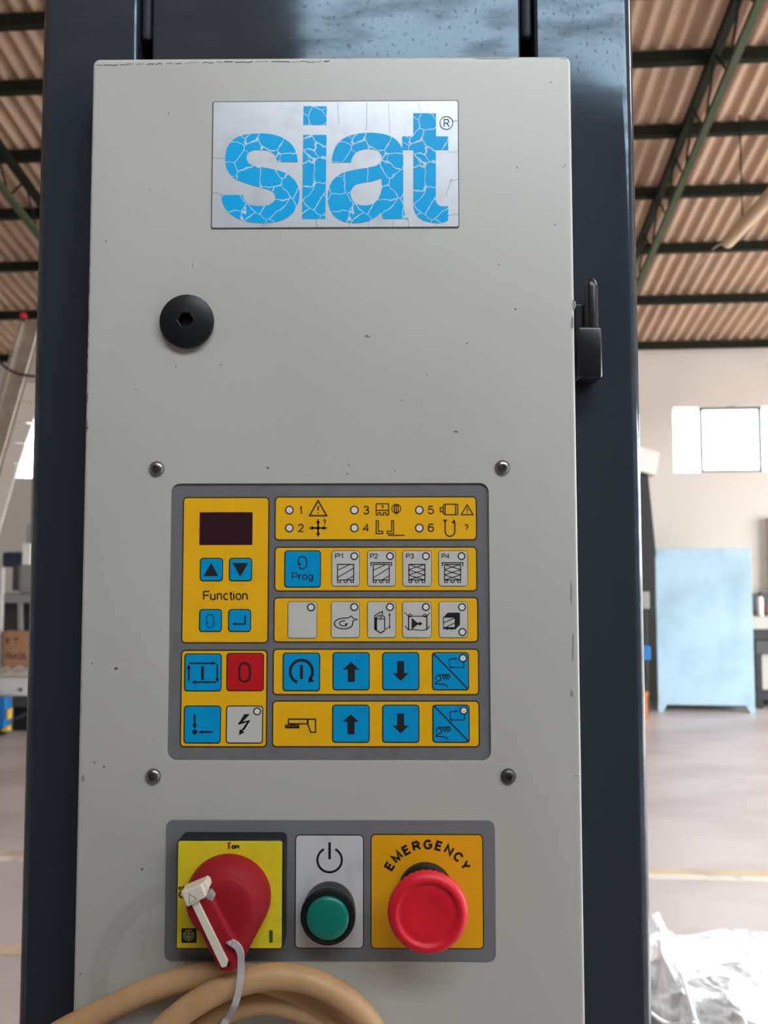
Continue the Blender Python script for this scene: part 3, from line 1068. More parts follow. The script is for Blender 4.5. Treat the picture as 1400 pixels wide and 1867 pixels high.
G().tube([H(a[0], yl + 0.03, a[2] - 0.07), H(a[0], yl + 0.03, a[2] - 0.03)], 0.015, 10).mk('stem', 'machine_black', lamp)
hs = [HP(-25, 620, yl - 0.12), HP(0, 660, yl - 0.12), HP(22, 677, yl - 0.12), HP(45, 684, yl - 0.12), HP(75, 686, yl - 0.1), HP(100, 680, yl)]
mk_ = G().tube(smooth_path([H(*p) for p in hs], 6), 0.011, 8)
mk_.mk('hose', 'machine_black', smooth=True, label='black hose drooping across the slanted metal conveyor', cat='hose')

# packing machine with white bed
ym = 7.0
zz = lambda py: HP(20, py, ym)[2]
xx = lambda px: HP(px, 1200, ym)[0]
pm = thing('packing_machine', H(xx(10), ym, 0), 'packing machine with white bed and grey uprights left of the column', 'machine')
G().box(xx(-120), xx(130), ym, ym + 0.7, zz(1270), zz(1236), 0.02, H).mk('bed', 'machine_white', pm)
a = HP(38, 1257, ym)
G().tube([H(a[0], ym - 0.012, a[2]), H(a[0], ym + 0.03, a[2])], 0.017, 12).mk('bolt', 'machine_dark', pm)
G().box(xx(12), xx(120), ym + 0.12, ym + 0.6, zz(1345), zz(1270), 0.02, H).mk('base', 'machine_black', pm)
G().box(xx(17), xx(60), ym + 0.06, ym + 0.12, zz(1292), zz(1272), 0.01, H).mk('guard', 'machine_dark', pm)
G().bar(H(xx(20), ym + 0.1, zz(1315)), H(xx(60), ym + 0.1, zz(1296)), 0.03, 0.03).mk('link_rod', 'machine_dark', pm)
G().box(xx(14), xx(17), ym + 0.02, ym + 0.06, zz(1300), zz(1270), 0.004, H).mk('stay', 'machine_grey', pm)
yq = ym + 0.5
zq = lambda py: HP(20, py, yq)[2]
xq = lambda px: HP(px, 1100, yq)[0]
G().box(xq(-30), xq(90), yq - 0.03, yq + 0.2, zq(1099), zq(1083), 0.008, H).mk('tray', 'machine_grey', pm)
G().box(xq(41), xq(62), yq + 0.12, yq + 0.3, zq(1240), zq(845), 0.008, H).mk('upright', 'machine_dark', pm)
G().box(xq(36), xq(41), yq + 0.1, yq + 0.14, zq(1080), zq(955), 0.004, H).mk('upright_edge', 'machine_grey', pm)
G().box(xq(32), xq(47), yq + 0.06, yq + 0.1, zq(1030), zq(990), 0.006, H).mk('name_plate', 'white_paint', pm)
G().box(xq(29), xq(57), yq + 0.08, yq + 0.2, zq(1083), zq(1031), 0.01, H).mk('gearbox', 'machine_grey', pm)
G().box(xq(11), xq(22), yq + 0.1, yq + 0.25, zq(1078), zq(1030), 0.01, H).mk('motor', 'machine_dark', pm)
G().box(xq(-30), xq(30), yq + 0.3, yq + 0.5, zq(1035), zq(1006), 0.03, H).mk('motor_cover', 'navy_cloth', pm)
G().box(xq(23), xq(29), yq + 0.1, yq + 0.16, zq(1080), zq(1031), 0.005, H).mk('side_strip', 'machine_grey', pm)
G().box(xq(-30), xq(60), yq + 0.24, yq + 0.3, zq(1240), zq(1099), 0.01, H).mk('back_panel', 'machine_dark', pm)
G().bar(H(xq(37), yq, zq(1099)), H(xq(42), yq, zq(1235)), 0.05, 0.03).mk('strut', 'machine_grey', pm)
G().box(xq(1), xq(9.5), yq - 0.06, yq - 0.02, zq(1235), zq(1035), 0.004, H).mk('post', 'machine_white', pm)
# crumpled white sheet on the bed
sv, sf = [], []
nx, ny = 16, 8
random.seed(3)
for j in range(ny + 1):
    for i in range(nx + 1):
        x = xx(-60) + (xx(110) - xx(-60)) * i / nx
        y = ym + 0.02 + 0.30 * j / ny
        sv.append(H(x, y, zz(1236) + 0.008 + 0.05 * (j / ny) * random.random() + 0.03 * math.sin(i * 1.3) ** 2 * min(1, j / 3)))
for j in range(ny):
    for i in range(nx):
        a = j * (nx + 1) + i
        sf.append((a, a + 1, a + nx + 2, a + nx + 1))
mk('plastic_sheet', sv, sf, 'machine_white', smooth=True, label='crumpled white sheet lying on the packing machine bed', cat='sheet')
# cardboard box
yx = ym + 0.36
bz0 = zz(1236); bx = (HP(6, 1180, yx)[0], HP(57, 1180, yx)[0])
cb = thing('cardboard_box', H((bx[0] + bx[1]) / 2, yx, bz0), 'brown cardboard box with dark print on the packing machine', 'box')
bz1 = HP(30, 1151, yx)[2]
G().box(bx[0], bx[1], yx, yx + 0.10, bz0 + 0.001, bz1, 0.003, H).mk('carton', 'cardboard', cb)


def hprint(name, t, x0, y0, x1, y1, yd, parent, material):
    v, f = text_mesh(t, 0.02)
    a, b = HP(x0, y1, yd), HP(x1, y0, yd)
    vv = [H(a[0] + (b[0] - a[0]) * q[0], yd, a[2] + (b[2] - a[2]) * q[1]) for q in v]
    return mk(name, vv, f, material, parent)


hprint('print', 'FRAGIL', 10.5, 1190.5, 50, 1202, yx - 0.0015, cb, 'box_print')
g = G()
for r in ((11, 1162, 16, 1173), (26, 1163, 33, 1167), (29, 1167, 30.2, 1177), (17, 1165, 25, 1166)):
    a, b = HP(r[0], r[3], yx), HP(r[2], r[1], yx)
    g.add([H(a[0], yx - 0.0015, a[2]), H(b[0], yx - 0.0015, a[2]), H(b[0], yx - 0.0015, b[2]), H(a[0], yx - 0.0015, b[2])], [(0, 1, 2, 3)])
g.mk('print', 'box_print', cb)
# blue pallet truck body with yellow corners under the bed
pt = thing('pump_truck', H(xx(-10), ym - 0.1, 0), 'blue truck body with yellow corner pieces below the white bed', 'truck')
yt = ym - 0.12
zt2 = lambda py: HP(5, py, yt)[2]; xt = lambda px: HP(px, 1300, yt)[0]
G().box(xt(-90), xt(10), yt, yt + 0.1, zt2(1332), zt2(1272), 0.02, H).mk('body', 'blue_paint', pt)
G().box(xt(11), xt(16), yt + 0.0, yt + 0.06, zt2(1312), zt2(1293), 0.006, H).mk('corner_piece', 'yellow_paint', pt)
g = G(); A = [HP(3, 1333, yt), HP(15, 1333, yt), HP(15, 1324, yt), HP(10, 1324, yt)]
g.rings([[H(p[0], yt - 0.01, p[2]) for p in A], [H(p[0], yt + 0.05, p[2]) for p in A]]).mk('corner_piece', 'yellow_paint', pt)
for px in (-70, 0):
    c = xt(px)
    g = G()
    ring = lambda y: [H(c + 0.045 * math.cos(2 * math.pi * k / 18), y, 0.046 + 0.045 * math.sin(2 * math.pi * k / 18)) for k in range(18)]
    g.rings([ring(yt + 0.02), ring(yt + 0.07)]).mk('wheel', 'machine_black', pt)

# ---------------------------------------------------------------- film wrapped load, right foreground
lx0, ly0 = 0.40, 1.15
L = G()
nu, nv = 64, 40
random.seed(11)
ph = [random.uniform(0, 6.28) for _ in range(12)]


def fold(u, v):
    return (math.sin(7 * u + 3 * v + ph[0]) * 0.35 + math.sin(15 * u - 8 * v + ph[1]) * 0.25 + math.sin(23 * u + 17 * v + ph[2]) * 0.2
            + abs(math.sin(11 * u + 9 * v + ph[3])) * 0.5 + abs(math.sin(19 * u - 5 * v + ph[4])) * 0.3)


film = thing('wrapped_load', H(1.2, 1.6, 0), 'load wrapped in crumpled white stretch film at lower right', 'wrapped load')
_a, _b = FL(1186, 1726, 0.80), FL(1330, 1838, 0.80)
FP = Vector(_a[:2]); E1 = (Vector(_b[:2]) - FP).normalized(); E2 = Vector((-E1.y, E1.x))
E1 = (E1 * math.cos(rad(22)) + E2 * math.sin(rad(22))).normalized(); E2 = Vector((-E1.y, E1.x))
FP = FP - E2 * 0.025 - E1 * 0.14
LP, LQ, ZT = 1.05, 1.10, 0.81


def film_pt(s, t):
    """t 0 floor .. 1 crown, s around the load"""
    a = 2 * math.pi * s
    ex = lambda c: math.copysign(abs(c) ** 0.40, c)
    sq = 1.0 if t < 0.6 else math.cos((t - 0.6) / 0.4 * math.pi / 2) ** 0.8 if t > 0.68 else 1.0 - 0.42 * (t - 0.6)
    fo = fold(s * 6.28, t * 3) * 0.016
    p = LP / 2 + (LP / 2 * sq + fo) * ex(math.cos(a))
    q = LQ / 2 + (LQ / 2 * sq + fo) * ex(math.sin(a))
    zt = ZT - 0.27 * q
    z = (zt - 0.05) * min(t / 0.6, 1) + (0 if t < 0.6 else 0.05 * math.sin((t - 0.6) / 0.4 * math.pi / 2))
    if t >= 0.6:
        z += 0.018 * fold(p * 5, q * 6) - 0.01
    w_ = FP + E1 * p + E2 * q
    z += 0.10 * math.exp(-((p - 0.15) ** 2 + (q - 0.03) ** 2) / 0.002) * (1 if t >= 0.55 else 0)
    return H(w_.x, w_.y, max(z, 0.002))


nu, nv = 112, 56
fv, ff = [], []
for j in range(nv):
    for i in range(nu):
        fv.append(film_pt(i / nu, j / nv))
fv.append(film_pt(0, 0.9999))
for j in range(nv - 1):
    for i in range(nu):
        a, b = j * nu + i, j * nu + (i + 1) % nu
        ff.append((a, b, b + nu, a + nu))
for i in range(nu):
    ff.append(((nv - 1) * nu + i, (nv - 1) * nu + (i + 1) % nu, nv * nu))
mk('film', fv, ff, 'stretch_film', film, smooth=True)


def LH(p, q, z):
    w_ = FP + E1 * p + E2 * q
    return H(w_.x, w_.y, z)


G().box(0.03, LP - 0.03, 0.015, 0.26, 0.0, ZT - 0.13, 0.02, LH).box(0.05, LP - 0.03, 0.26, LQ * 0.55, 0.0, ZT - 0.22, 0.02, LH).box(0.05, LP - 0.03, LQ * 0.55, LQ - 0.03, 0.0, ZT - 0.38, 0.02, LH).mk('load', 'load_dark', film)
# gathered ropes of film pulled tight over the corner face
random.seed(9)
for k, pq in enumerate((((0.12, 0.80), (0.16, 0.66), (0.14, 0.58)), ((0.02, 0.66), (0.14, 0.60), (0.28, 0.56), (0.40, 0.46)), ((0.15, 0.60), (0.26, 0.52), (0.36, 0.40)),
                        ((0.38, 0.80), (0.46, 0.62), (0.50, 0.45)), ((0.00, 0.72), (0.08, 0.69), (0.15, 0.72)), ((0.24, 0.80), (0.30, 0.66), (0.34, 0.58)))):
    pts = [LH(p + 0.12, -0.022 - 0.002 * k, z) for p, z in pq]
    path = smooth_path(pts, 8)
    n = len(path)
    G().tube(path, [0.0015 + (0.0050, 0.003, 0.003, 0.004, 0.002, 0.002)[k] * math.sin(math.pi * (i + 0.6) / (n + 0.2)) for i in range(n)], 8).mk('film_fold', 'film_rope', film, smooth=True)

# ================================================================== THE MACHINE
YC = YP + 0.027                 # front of the column
RB = 0.009
xl = W(47, 1500, YC + RB).x
xr = W(1179, 1500, YC + RB).x
ZC = 2.45
colm = thing('machine_column', ((xl + xr) / 2, YC, 0), 'dark blue-grey glossy steel column carrying the control door', 'column')
sl0, sl1 = W(250.5, 60, YC).x, W(277, 60, YC).x
sr0, sr1 = W(949, 60, YC).x, W(975, 60, YC).x


def section(name, pts, material='column_paint', z0=0.0, z1=ZC):
    g = G().rings([[Vector((x, y, z0)) for x, y in pts], [Vector((x, y, z1)) for x, y in pts]])
    return g.mk(name, material, colm, angle=0.55)


def bend(cx, cy, r, a0, a1, n=6):
    return [(cx + r * math.cos(rad(a0 + (a1 - a0) * k / n)), cy + r * math.sin(rad(a0 + (a1 - a0) * k / n))) for k in range(n + 1)]


D = 0.34
r2 = 0.0022
# left post: outer side, big bend, front, small bend into the slot, return flange
section('side_post', [(xl, YC + D)] + bend(xl + RB, YC + RB, RB, 180, 270) + bend(sl0 - r2, YC + r2, r2, 270, 360) + [(sl0, YC + 0.03), (sl0 - 0.002, YC + 0.03), (sl0 - 0.002, YC + 0.012), (xl + 0.012, YC + 0.012), (xl + 0.012, YC + D)])
section('side_post', [(xr, YC + D), (xr - 0.012, YC + D), (xr - 0.012, YC + 0.012), (sr1 + 0.002, YC + 0.012), (sr1 + 0.002, YC + 0.03), (sr1, YC + 0.03)] + bend(sr1 + r2, YC + r2, r2, 180, 270) + bend(xr - RB, YC + RB, RB, 270, 360))
section('front_cover', [(sl1, YC + 0.03)] + bend(sl1 + r2, YC + r2, r2, 180, 270) + bend(sr0 - r2, YC + r2, r2, 270, 360) + [(sr0, YC + 0.03)])
section('back_shell', [(xl + 0.012, YC + 0.06), (xr - 0.012, YC + 0.06), (xr - 0.012, YC + D), (xl + 0.012, YC + D)], 'dark_void')
zrod = W(263, 66, YC).z
for a, b in ((sl0, sl1), (sr0, sr1)):
    c = (a + b) / 2
    g = G().tube([(c, YC + 0.006, zrod + 0.001), (c, YC + 0.006, zrod + 0.003), (c, YC + 0.006, ZC - 0.01)], [0.0022, 0.0034, 0.0034], 14)
    g.mk('guide_rod', 'rod_steel', colm, angle=0.7)
section('top_cap', [(xl + 0.002, YC + 0.002), (xr - 0.002, YC + 0.002), (xr - 0.002, YC + D), (xl + 0.002, YC + D)], 'column_paint', ZC, ZC + 0.012)

# ---- door with cut-out for the keypad
dx0 = (W(166, 110).x + W(135, 1830).x) / 2
dx1 = (W(1040, 110).x + W(1068, 1860).x) / 2
dz1 = (W(175, 107).z + W(1030, 100).z) / 2
dz0 = dz1 - 0.78
kx0, kx1, kz0, kz1 = R4(308, 881, 893, 1387)
KR = 0.0052
door = thing('control_door', ((dx0 + dx1) / 2, YP, dz0), 'beige painted steel control door with chipped edges on the dark column', 'door')
g = G()
bev, cr3 = 0.0022, 0.004
outer = rrect(dx0, dx1, dz0, dz1, cr3, 5, bev)
hole = rrect(kx0, kx1, kz0, kz1, KR, 8)
tris = tessellate_polygon([[Vector((x, z, 0)) for x, z in outer], [Vector((x, z, 0)) for x, z in hole]])
flat = outer + hole
g.add([Vector((x, YP, z)) for x, z in flat], [tuple(t) for t in tris])
rings = []
for k in range(6):
    a = math.pi / 2 * k / 5
    rings.append([Vector((x, YP + bev * (1 - math.cos(a)), z)) for x, z in rrect(dx0, dx1, dz0, dz1, cr3, 5, bev * (1 - math.sin(a)))])
rings.append([Vector((x, YC - 0.0006, z)) for x, z in rrect(dx0, dx1, dz0, dz1, cr3, 5, 0)])
g.rings(rings, False, True)
g.rings([[Vector((x, YP, z)) for x, z in hole], [Vector((x, YP + 0.004, z)) for x, z in hole]], False, False)
bm = bmesh.new()
me = bpy.data.meshes.new('door_skin')
me.from_pydata([tuple(v) for v in g.v], [], g.f)
bm.from_mesh(me)
bmesh.ops.remove_doubles(bm, verts=bm.verts, dist=1e-6)
bm.verts.index_update()
vv = [v.co.copy() for v in bm.verts]; fv_ = [tuple(v.index for v in f.verts) for f in bm.faces]
bm.free()
mk('door_skin', vv, fv_, 'door_paint', door, angle=0.5)

# paint chips, scuffs and specks: shapes of their own in the paint
random.seed(5)


def blob(g, px, py, rx, ry, y, n=7, rot=0.0):
    pts = []
    for k in range(n):
        a = 2 * math.pi * k / n
        q = random.uniform(0.65, 1.2)
        ex, ey = rx * q * math.cos(a), ry * q * math.sin(a)
        w = W(px + ex * math.cos(rot) - ey * math.sin(rot), py + ex * math.sin(rot) + ey * math.cos(rot), y)
        pts.append((w.x, w.z))
    poly_mesh(g, [pts], y, 0.00004)


gd, gg = G(), G()
yf = YP - 0.00006
for px, py, s in ((307, 207, 1.3), (193, 440, 1.6), (943, 305, 1.5), (1011, 410, 1.5), (1004, 150, 1.3), (320, 668, 1.7), (402, 665, 1.5), (488, 853, 2.6), (670, 613, 1.4),
                  (910, 482, 1.2), (939, 564, 2.0), (851, 626, 1.8), (778, 683, 1.2), (636, 847, 1.5), (633, 864, 1.5), (212, 1219, 3.0), (168, 1210, 1.6), (189, 1398, 2.0),
                  (172, 1390, 1.5), (259, 1585, 2.3), (147, 1776, 1.6), (159, 780, 2.0), (831, 787, 1.6), (668, 612, 1.6), (720, 858, 1.4), (560, 866, 1.2), (1030, 300, 1.4)):
    blob(gd, px, py, s * 1.2, s * 0.8, yf, 7, random.uniform(-0.5, 0.5))
for px, py, rx, ry in ((272, 345, 3, 1), (1028, 304, 5, 0.8), (351, 484, 1, 5), (247, 711, 4, 1), (733, 730, 4, 1), (831, 787, 6, 1.2), (670, 614, 7, 2), (151, 1420, 3, 8), (1041, 1080, 2, 26),
                       (1044, 1180, 2, 30), (1042, 1265, 3, 8), (1046, 556, 4, 10), (1043, 588, 3, 14), (149, 1250, 1.2, 10), (148, 1290, 1.2, 14), (350, 640, 5, 1.2), (1050, 1415, 5, 1)):
    blob(gg, px, py, rx, ry, yf, 9)
# cracked paint line under the top edge, from the left corner
x = 176
while x < 600:
    ln = random.uniform(8, 34)
    pts = []
    for k in range(5):
        t = x + ln * k / 4
        yy = 119 - 6.0 * min(1, max(0, (t - 180) / 240)) + random.uniform(-1.3, 1.3) - 0.004 * max(0, t - 420)
        w = W(t, yy, yf)
        pts.append((w.x, w.z))
    stroke(gd, pts, random.uniform(0.6, 2.2) * PX, yf)
    x += ln + random.uniform(1, 10)
y = 470
while y < 770:
    ln = random.uniform(6, 26)
    pts = [(lambda w: (w.x, w.z))(W(167.5 - (t - 108) * 0.0192 + 3.5 + random.uniform(-0.8, 0.8), t, yf)) for t in (y, y + ln / 2, y + ln)]
    stroke(gd, pts, random.uniform(0.5, 1.4) * PX, yf)
    y += ln + random.uniform(6, 40)
x = 870
for x, ln in ((868, 60), (1022, 12)):
    stroke(gg, [(lambda w: (w.x, w.z))(W(t, 106.5, yf)) for t in (x, x + ln)], 1.2 * PX, yf)
gd.mk('paint_chips', 'chip_dark', door, kind='stuff')
gg.mk('paint_scuffs', 'chip_grey', door, kind='stuff')

# ---- badge
badge = thing('badge', W(612, 416, YP), 'silver badge with cracked cyan lettering above the black plug', 'badge')
bx0, bx1, bz0_, bz1_ = R4(386.5, 184.5, 836.5, 416.5)
slab(bx0, bx1, bz0_, bz1_, 0.0012, YP - 0.0004, YP, 0).mk('plate_edge', 'plate_edge', badge)
slab(bx0 + 0.0005, bx1 - 0.0005, bz0_ + 0.0005, bz1_ - 0.0005, 0.0010, YP - 0.0006, YP - 0.0003, 0.0001).mk('plate', 'plate_silver', badge)
yb_ = YP - 0.00075
I = lambda y=yb_: Icon(380, 170, 2.979, y)
s_out = outline([[(486, 374), (372, 373)],
                 [(372, 373), (362, 338), (335, 316), (284, 308), (236, 312), (211, 332), (208, 358), (222, 382), (262, 396), (330, 408), (400, 426), (452, 456), (484, 498), (495, 548), (484, 606), (452, 656), (396, 690), (320, 704), (236, 701), (160, 681), (104, 641), (76, 596), (68, 552)],
                 [(68, 552), (186, 552)],
                 [(186, 552), (197, 582), (226, 604), (272, 612), (322, 607), (354, 588), (363, 564), (354, 540), (326, 523), (270, 508), (198, 486), (142, 462), (106, 424), (92, 376), (93, 330), (108, 284), (142, 247), (192, 226), (262, 218), (338, 222), (402, 241), (452, 278), (478, 326), (486, 374)]])
a_out = outline([[(666, 376), (774, 376)],
                 [(774, 376), (783, 346), (806, 318), (846, 304), (890, 304), (924, 316), (940, 342), (934, 372), (908, 394), (856, 405), (782, 418), (718, 438), (674, 474), (652, 524), (648, 580), (660, 632), (692, 674), (740, 699), (796, 705), (856, 697), (906, 674), (936, 648)],
                 [(936, 648), (942, 664), (948, 682)], [(948, 682), (1084, 682)],
                 [(1084, 682), (1068, 658), (1060, 624), (1058, 580)], [(1058, 580), (1058, 340)],
                 [(1058, 340), (1048, 290), (1014, 248), (962, 224), (896, 214), (828, 217), (762, 232), (712, 262), (682, 308), (666, 376)]])
a_in = outline([[(938, 462), (941, 512), (926, 566), (892, 600), (844, 609), (800, 598), (775, 566), (774, 530), (796, 500), (838, 486), (890, 478), (938, 462)]])
t_out = outline([[(1112, 108), (1236, 108)], [(1236, 108), (1236, 234)], [(1236, 234), (1302, 234)], [(1302, 234), (1302, 308)], [(1302, 308), (1235, 308)], [(1235, 308), (1235, 560)],
                 [(1235, 560), (1238, 590), (1252, 608), (1276, 614), (1302, 613)], [(1302, 613), (1302, 690)],
                 [(1302, 690), (1268, 703), (1222, 704), (1170, 692), (1132, 664), (1114, 622), (1112, 560)], [(1112, 560), (1112, 308)], [(1112, 308), (1052, 308)], [(1052, 308), (1052, 234)], [(1052, 234), (1112, 234)], [(1112, 234), (1112, 108)]])
I().fill(s_out).mk('letter', 'badge_cyan', badge)
ii = I()
ii.fill([(514, 226), (642, 226), (635, 682), (508, 682)])
ii.fill([(516, 70), (644, 70), (640, 172), (514, 172)])
ii.mk('letter', 'badge_cyan', badge)
I().fill(a_out, a_in).mk('letter', 'badge_cyan', badge)
I().fill(t_out).mk('letter', 'badge_cyan', badge)
M['badge_ring'] = M['badge_cyan']
mat('print_blue', (0.012, 0.05, 0.10, 1), 0.5)
I().ring(1292, 161, 35, 3.2, 32).text('R', 1278, 140, 1309, 183, 4).mk('registered_mark', 'print_blue', badge)
# hairline cracks in the silver
random.seed(21)
ic = I(YP - 0.00068)
for x0, y0, dx_, dy_ in ((20, 350, 70, 4), (20, 540, 50, 4), (300, 735, 2, -40), (590, 735, -4, -60), (765, 735, 2, -40), (868, 735, 3, -60), (1000, 735, 4, -45), (1090, 735, -8, -60), (1160, 735, 4, -40), (1240, 735, 2, -35),
                         (1358, 148, -30, 2), (1358, 316, -60, 3), (1358, 466, -50, 8), (1358, 660, -60, 2), (1290, 560, 30, -90), (440, 735, -2, -24), (700, 50, 6, 120), (860, 50, -4, 150), (980, 50, 3, 170), (1145, 50, 5, 60)):
    pts = [(x0 + dx_ * k / 4 + random.uniform(-4, 4) * (k > 0), y0 + dy_ * k / 4 + random.uniform(-4, 4) * (k > 0)) for k in range(5)]
    ic.line(pts, random.uniform(0.8, 1.6))
ic.mk('hairline_cracks', 'print_grey', badge, kind='stuff')

# ---- black hexagon plug
pc = W(339, 584.5, YP - 0.004)
plug = thing('lock_plug', (pc.x, YP, pc.z - 0.015), 'black round plug with hexagon socket below the badge', 'lock')
RK = 50.5 * (YP - 0.004) / F
hexr = 0.0044
g = G()
N = 48


def circ(r, y, hexa=False):
    out = []
    for k in range(N):
        a = 2 * math.pi * k / N
        rr = r
        if hexa:
            b6 = (a % (math.pi / 3)) - math.pi / 6
            rr = r * math.cos(math.pi / 6) / math.cos(b6)
        out.append(Vector((pc.x + rr * math.cos(a), y, pc.z + rr * math.sin(a))))
    return out


g.rings([circ(RK * 0.97, YP), circ(RK, YP - 0.0012), circ(RK, YP - 0.0030), circ(RK * 0.975, YP - 0.0037), circ(RK * 0.8, YP - 0.0046), circ(RK * 0.55, YP - 0.0052), circ(hexr * 1.12, YP - 0.0056, True), circ(hexr, YP - 0.0053, True), circ(hexr * 0.98, YP - 0.0008, True)])
g.mk('disc', 'black_plastic', plug, angle=0.6)

# ---- hinge with pin at the right of the door
yh = YP + 0.006
hx0, hx1, hz0, hz1 = R4(1052.5, 594, 1099, 690, yh)
hinge = thing('hinge', ((hx0 + hx1) / 2, yh, hz0), 'black lift-off hinge with rounded pin at the right edge of the door', 'hinge')
g = G().box(hx0 + 0.0002, hx1, yh, YC - 0.0004, hz0, hz1, 0.0022)
g.mk('knuckle', 'black_gloss', hinge, angle=0.35)
pxa, pxb, _, pzt = R4(1062, 505, 1091, 594, yh + 0.004)
pcx = (pxa + pxb) / 2 + 0.0004; pr = (pxb - pxa) / 2
g = G().tube([(pcx, yh + 0.006, hz1 - 0.002), (pcx, yh + 0.006, pzt - 0.006), (pcx, yh + 0.006, pzt - 0.0025), (pcx, yh + 0.006, pzt - 0.0006), (pcx, yh + 0.006, pzt)], [pr, pr, pr * 0.86, pr * 0.5, pr * 0.25], 24)
g.mk('pin', 'black_gloss', hinge, angle=0.8)
G().box(hx0 + 0.0004, pcx, yh + 0.006, YC - 0.0004, hz1 - 0.001, hz1 + 0.015, 0.001).mk('leaf', 'black_plastic', hinge)

# ---- four screws
SCREW = (((285, 854), 'steel', 'dome-head steel screw above the upper left corner of the keypad'),
         ((916.5, 852), 'steel', 'dome-head steel screw above the upper right corner of the keypad'),
         ((278.5, 1416), 'steel', 'dome-head steel screw below the lower left corner of the keypad'),
         ((927, 1416), 'steel_dark', 'blackened dome-head screw below the lower right corner of the keypad'))
for (px, py), mt, lb in SCREW:
    c = W(px, py, YP - 0.001)
    rt_ = thing('screw', (c.x, YP, c.z - 0.004), lb, 'screw', 'screws around the keypad')
    R0 = 0.0042
    pc = c
    N = 30
    g = G().rings([circ(R0, YP), circ(R0, YP - 0.0007), circ(R0 * 0.88, YP - 0.0015), circ(R0 * 0.62, YP - 0.0022), circ(0.0016, YP - 0.0024, True), circ(0.0015, YP - 0.0009, True)])
    g.mk('head', mt, rt_, angle=0.7)
    G().rings([circ(0.0006, YP - 0.0009), circ(0.0006, YP - 0.0018), circ(0.0003, YP - 0.0021)]).mk('socket_pin', mt, rt_)

# ---- membrane keypad
YK = YP + 0.0012
keypad = thing('membrane_keypad', ((kx0 + kx1) / 2, YK, kz0), 'grey membrane keypad with yellow fields and blue keys on the beige door', 'keypad')
slab(kx0 - 0.001, kx1 + 0.001, kz0 - 0.001, kz1 + 0.001, KR, YK, YK + 0.002, 0).mk('overlay', 'keypad_grey', keypad)
OFF = 0.00012


def field(px0, py0, px1, py1, r=8):
    x0, x1, z0, z1 = R4(px0, py0, px1, py1, YK)
    fo = slab(x0, x1, z0, z1, r * PX, YK - OFF, YK + 0.0002).mk('yellow_field', 'print_dark', keypad)
    w = 2.3 * PX
    slab(x0 + w, x1 - w, z0 + w, z1 - w, (r - 2.3) * PX, YK - 2 * OFF, YK - OFF * 0.5).mk('field_colour', 'keypad_yellow', fo)
    return fo


fA = field(332, 906, 490.5, 1173)
fB = field(500.5, 905, 869.5, 985.5)
fC = field(500, 996.5, 870, 1078.5)
fD = field(498.5, 1088.5, 872, 1171.5)
fE = field(329, 1184.5, 487.5, 1362.5)
fF = field(497, 1182.5, 873.5, 1267.5)
fG = field(496, 1277, 874.5, 1362.5)
YI = YK - 3 * OFF                # print on the yellow fields
YK1 = YK - 0.00055               # key tops
YI1 = YK1 - 0.00008


def key(px0, py0, px1, py1, material, edge='print_black', r=6, label=None):
    x0, x1, z0, z1 = R4(px0, py0, px1, py1, YK1)
    ko = slab(x0, x1, z0, z1, r * PX, YK - 2.6 * OFF, YK - OFF).mk('key', edge, keypad, label=label)
    w = 1.9 * PX if edge == 'print_black' else 1.2 * PX
    slab(x0 + w, x1 - w, z0 + w, z1 - w, (r - 1.5) * PX, YK1, YK - 2 * OFF, 0.00022).mk('key_face', material, ko)
    return ko


def led(px, py, r, y, parent, ringm='print_black'):
    i = Icon(0, 0, 1, y)
    i.dot(px, py, r, 20)
    lo = i.mk('led_ring', ringm, parent)
    j = Icon(0, 0, 1, y - 0.00008)
    j.dot(px, py, r - 2.3, 20)
    j.mk('led', 'led_window', parent)


c6 = lambda y: Icon(300, 870, 4.6667, y)
c7 = lambda y: Icon(490, 890, 3.4146, y)
c8 = lambda y: Icon(490, 1070, 3.3333, y)
c5 = lambda y: Icon(300, 1090, 4.375, y)
# display
x0, x1, z0, z1 = R4(364, 934, 460.5, 993.5, YK)
slab(x0, x1, z0, z1, 0.0003, YK - 3 * OFF, YK - OFF).mk('display_window', 'display_glass', keypad, label='dark red display window')
# function field
k = key(364, 1017, 406.5, 1060, 'key_blue', label='small blue key with up triangle')
c6(YI1).fill([(396, 728), (458, 842), (330, 842)]).mk('symbol', 'print_black', k)
k = key(417, 1017, 459.5, 1060, 'key_blue', label='small blue key with down triangle')
c6(YI1).fill([(578, 730), (712, 730), (644, 846)]).mk('symbol', 'print_black', k)
c6(YI).text('Function', 328, 968, 706, 1046, 8.5).mk('lettering', 'print_dark', fA)
k = key(362.5, 1110.5, 404.5, 1152.5, 'key_blue')


def loop_icon(i, x0, y0, x1, y1, w, hd):
    rx = (x1 - x0) / 2; cx_ = (x0 + x1) / 2
    pts = [(x0, y0 + rx * 2.0)] + arcp(cx_, y0 + rx, rx, rx, 180, 360, 10) + arcp(cx_, y1 - rx, rx, rx, 0, 150, 8)
    i.line(pts, w)
    i.head(x0 - 1, y1 - rx * 1.75, 245, hd * 1.1, hd)
    return i


loop_icon(c5(YI1), 334, 132, 392, 238, 6, 24).mk('symbol', 'print_blue', k)
k = key(415.5, 1110.5, 457.5, 1152.5, 'key_blue')
c5(YI1).line([(643, 140), (643, 208), (565, 208)], 9).head(538, 208, 180, 30, 28).mk('symbol', 'print_black', k)
# warning lamps row
for px in (527.5, 646, 764.4):
    for py in (930, 962.6):
        led(px, py, 8, YI, fB, 'print_dark')
i = c7(YI)
i.text('1', 190, 112, 210, 163).text('2', 182, 222, 218, 273).text('3', 588, 110, 625, 163).text('4', 586, 222, 625, 272).text('5', 990, 110, 1028, 162).text('6', 990, 220, 1028, 272)
i.mk('numeral', 'print_dark', fB)
i = c7(YI)


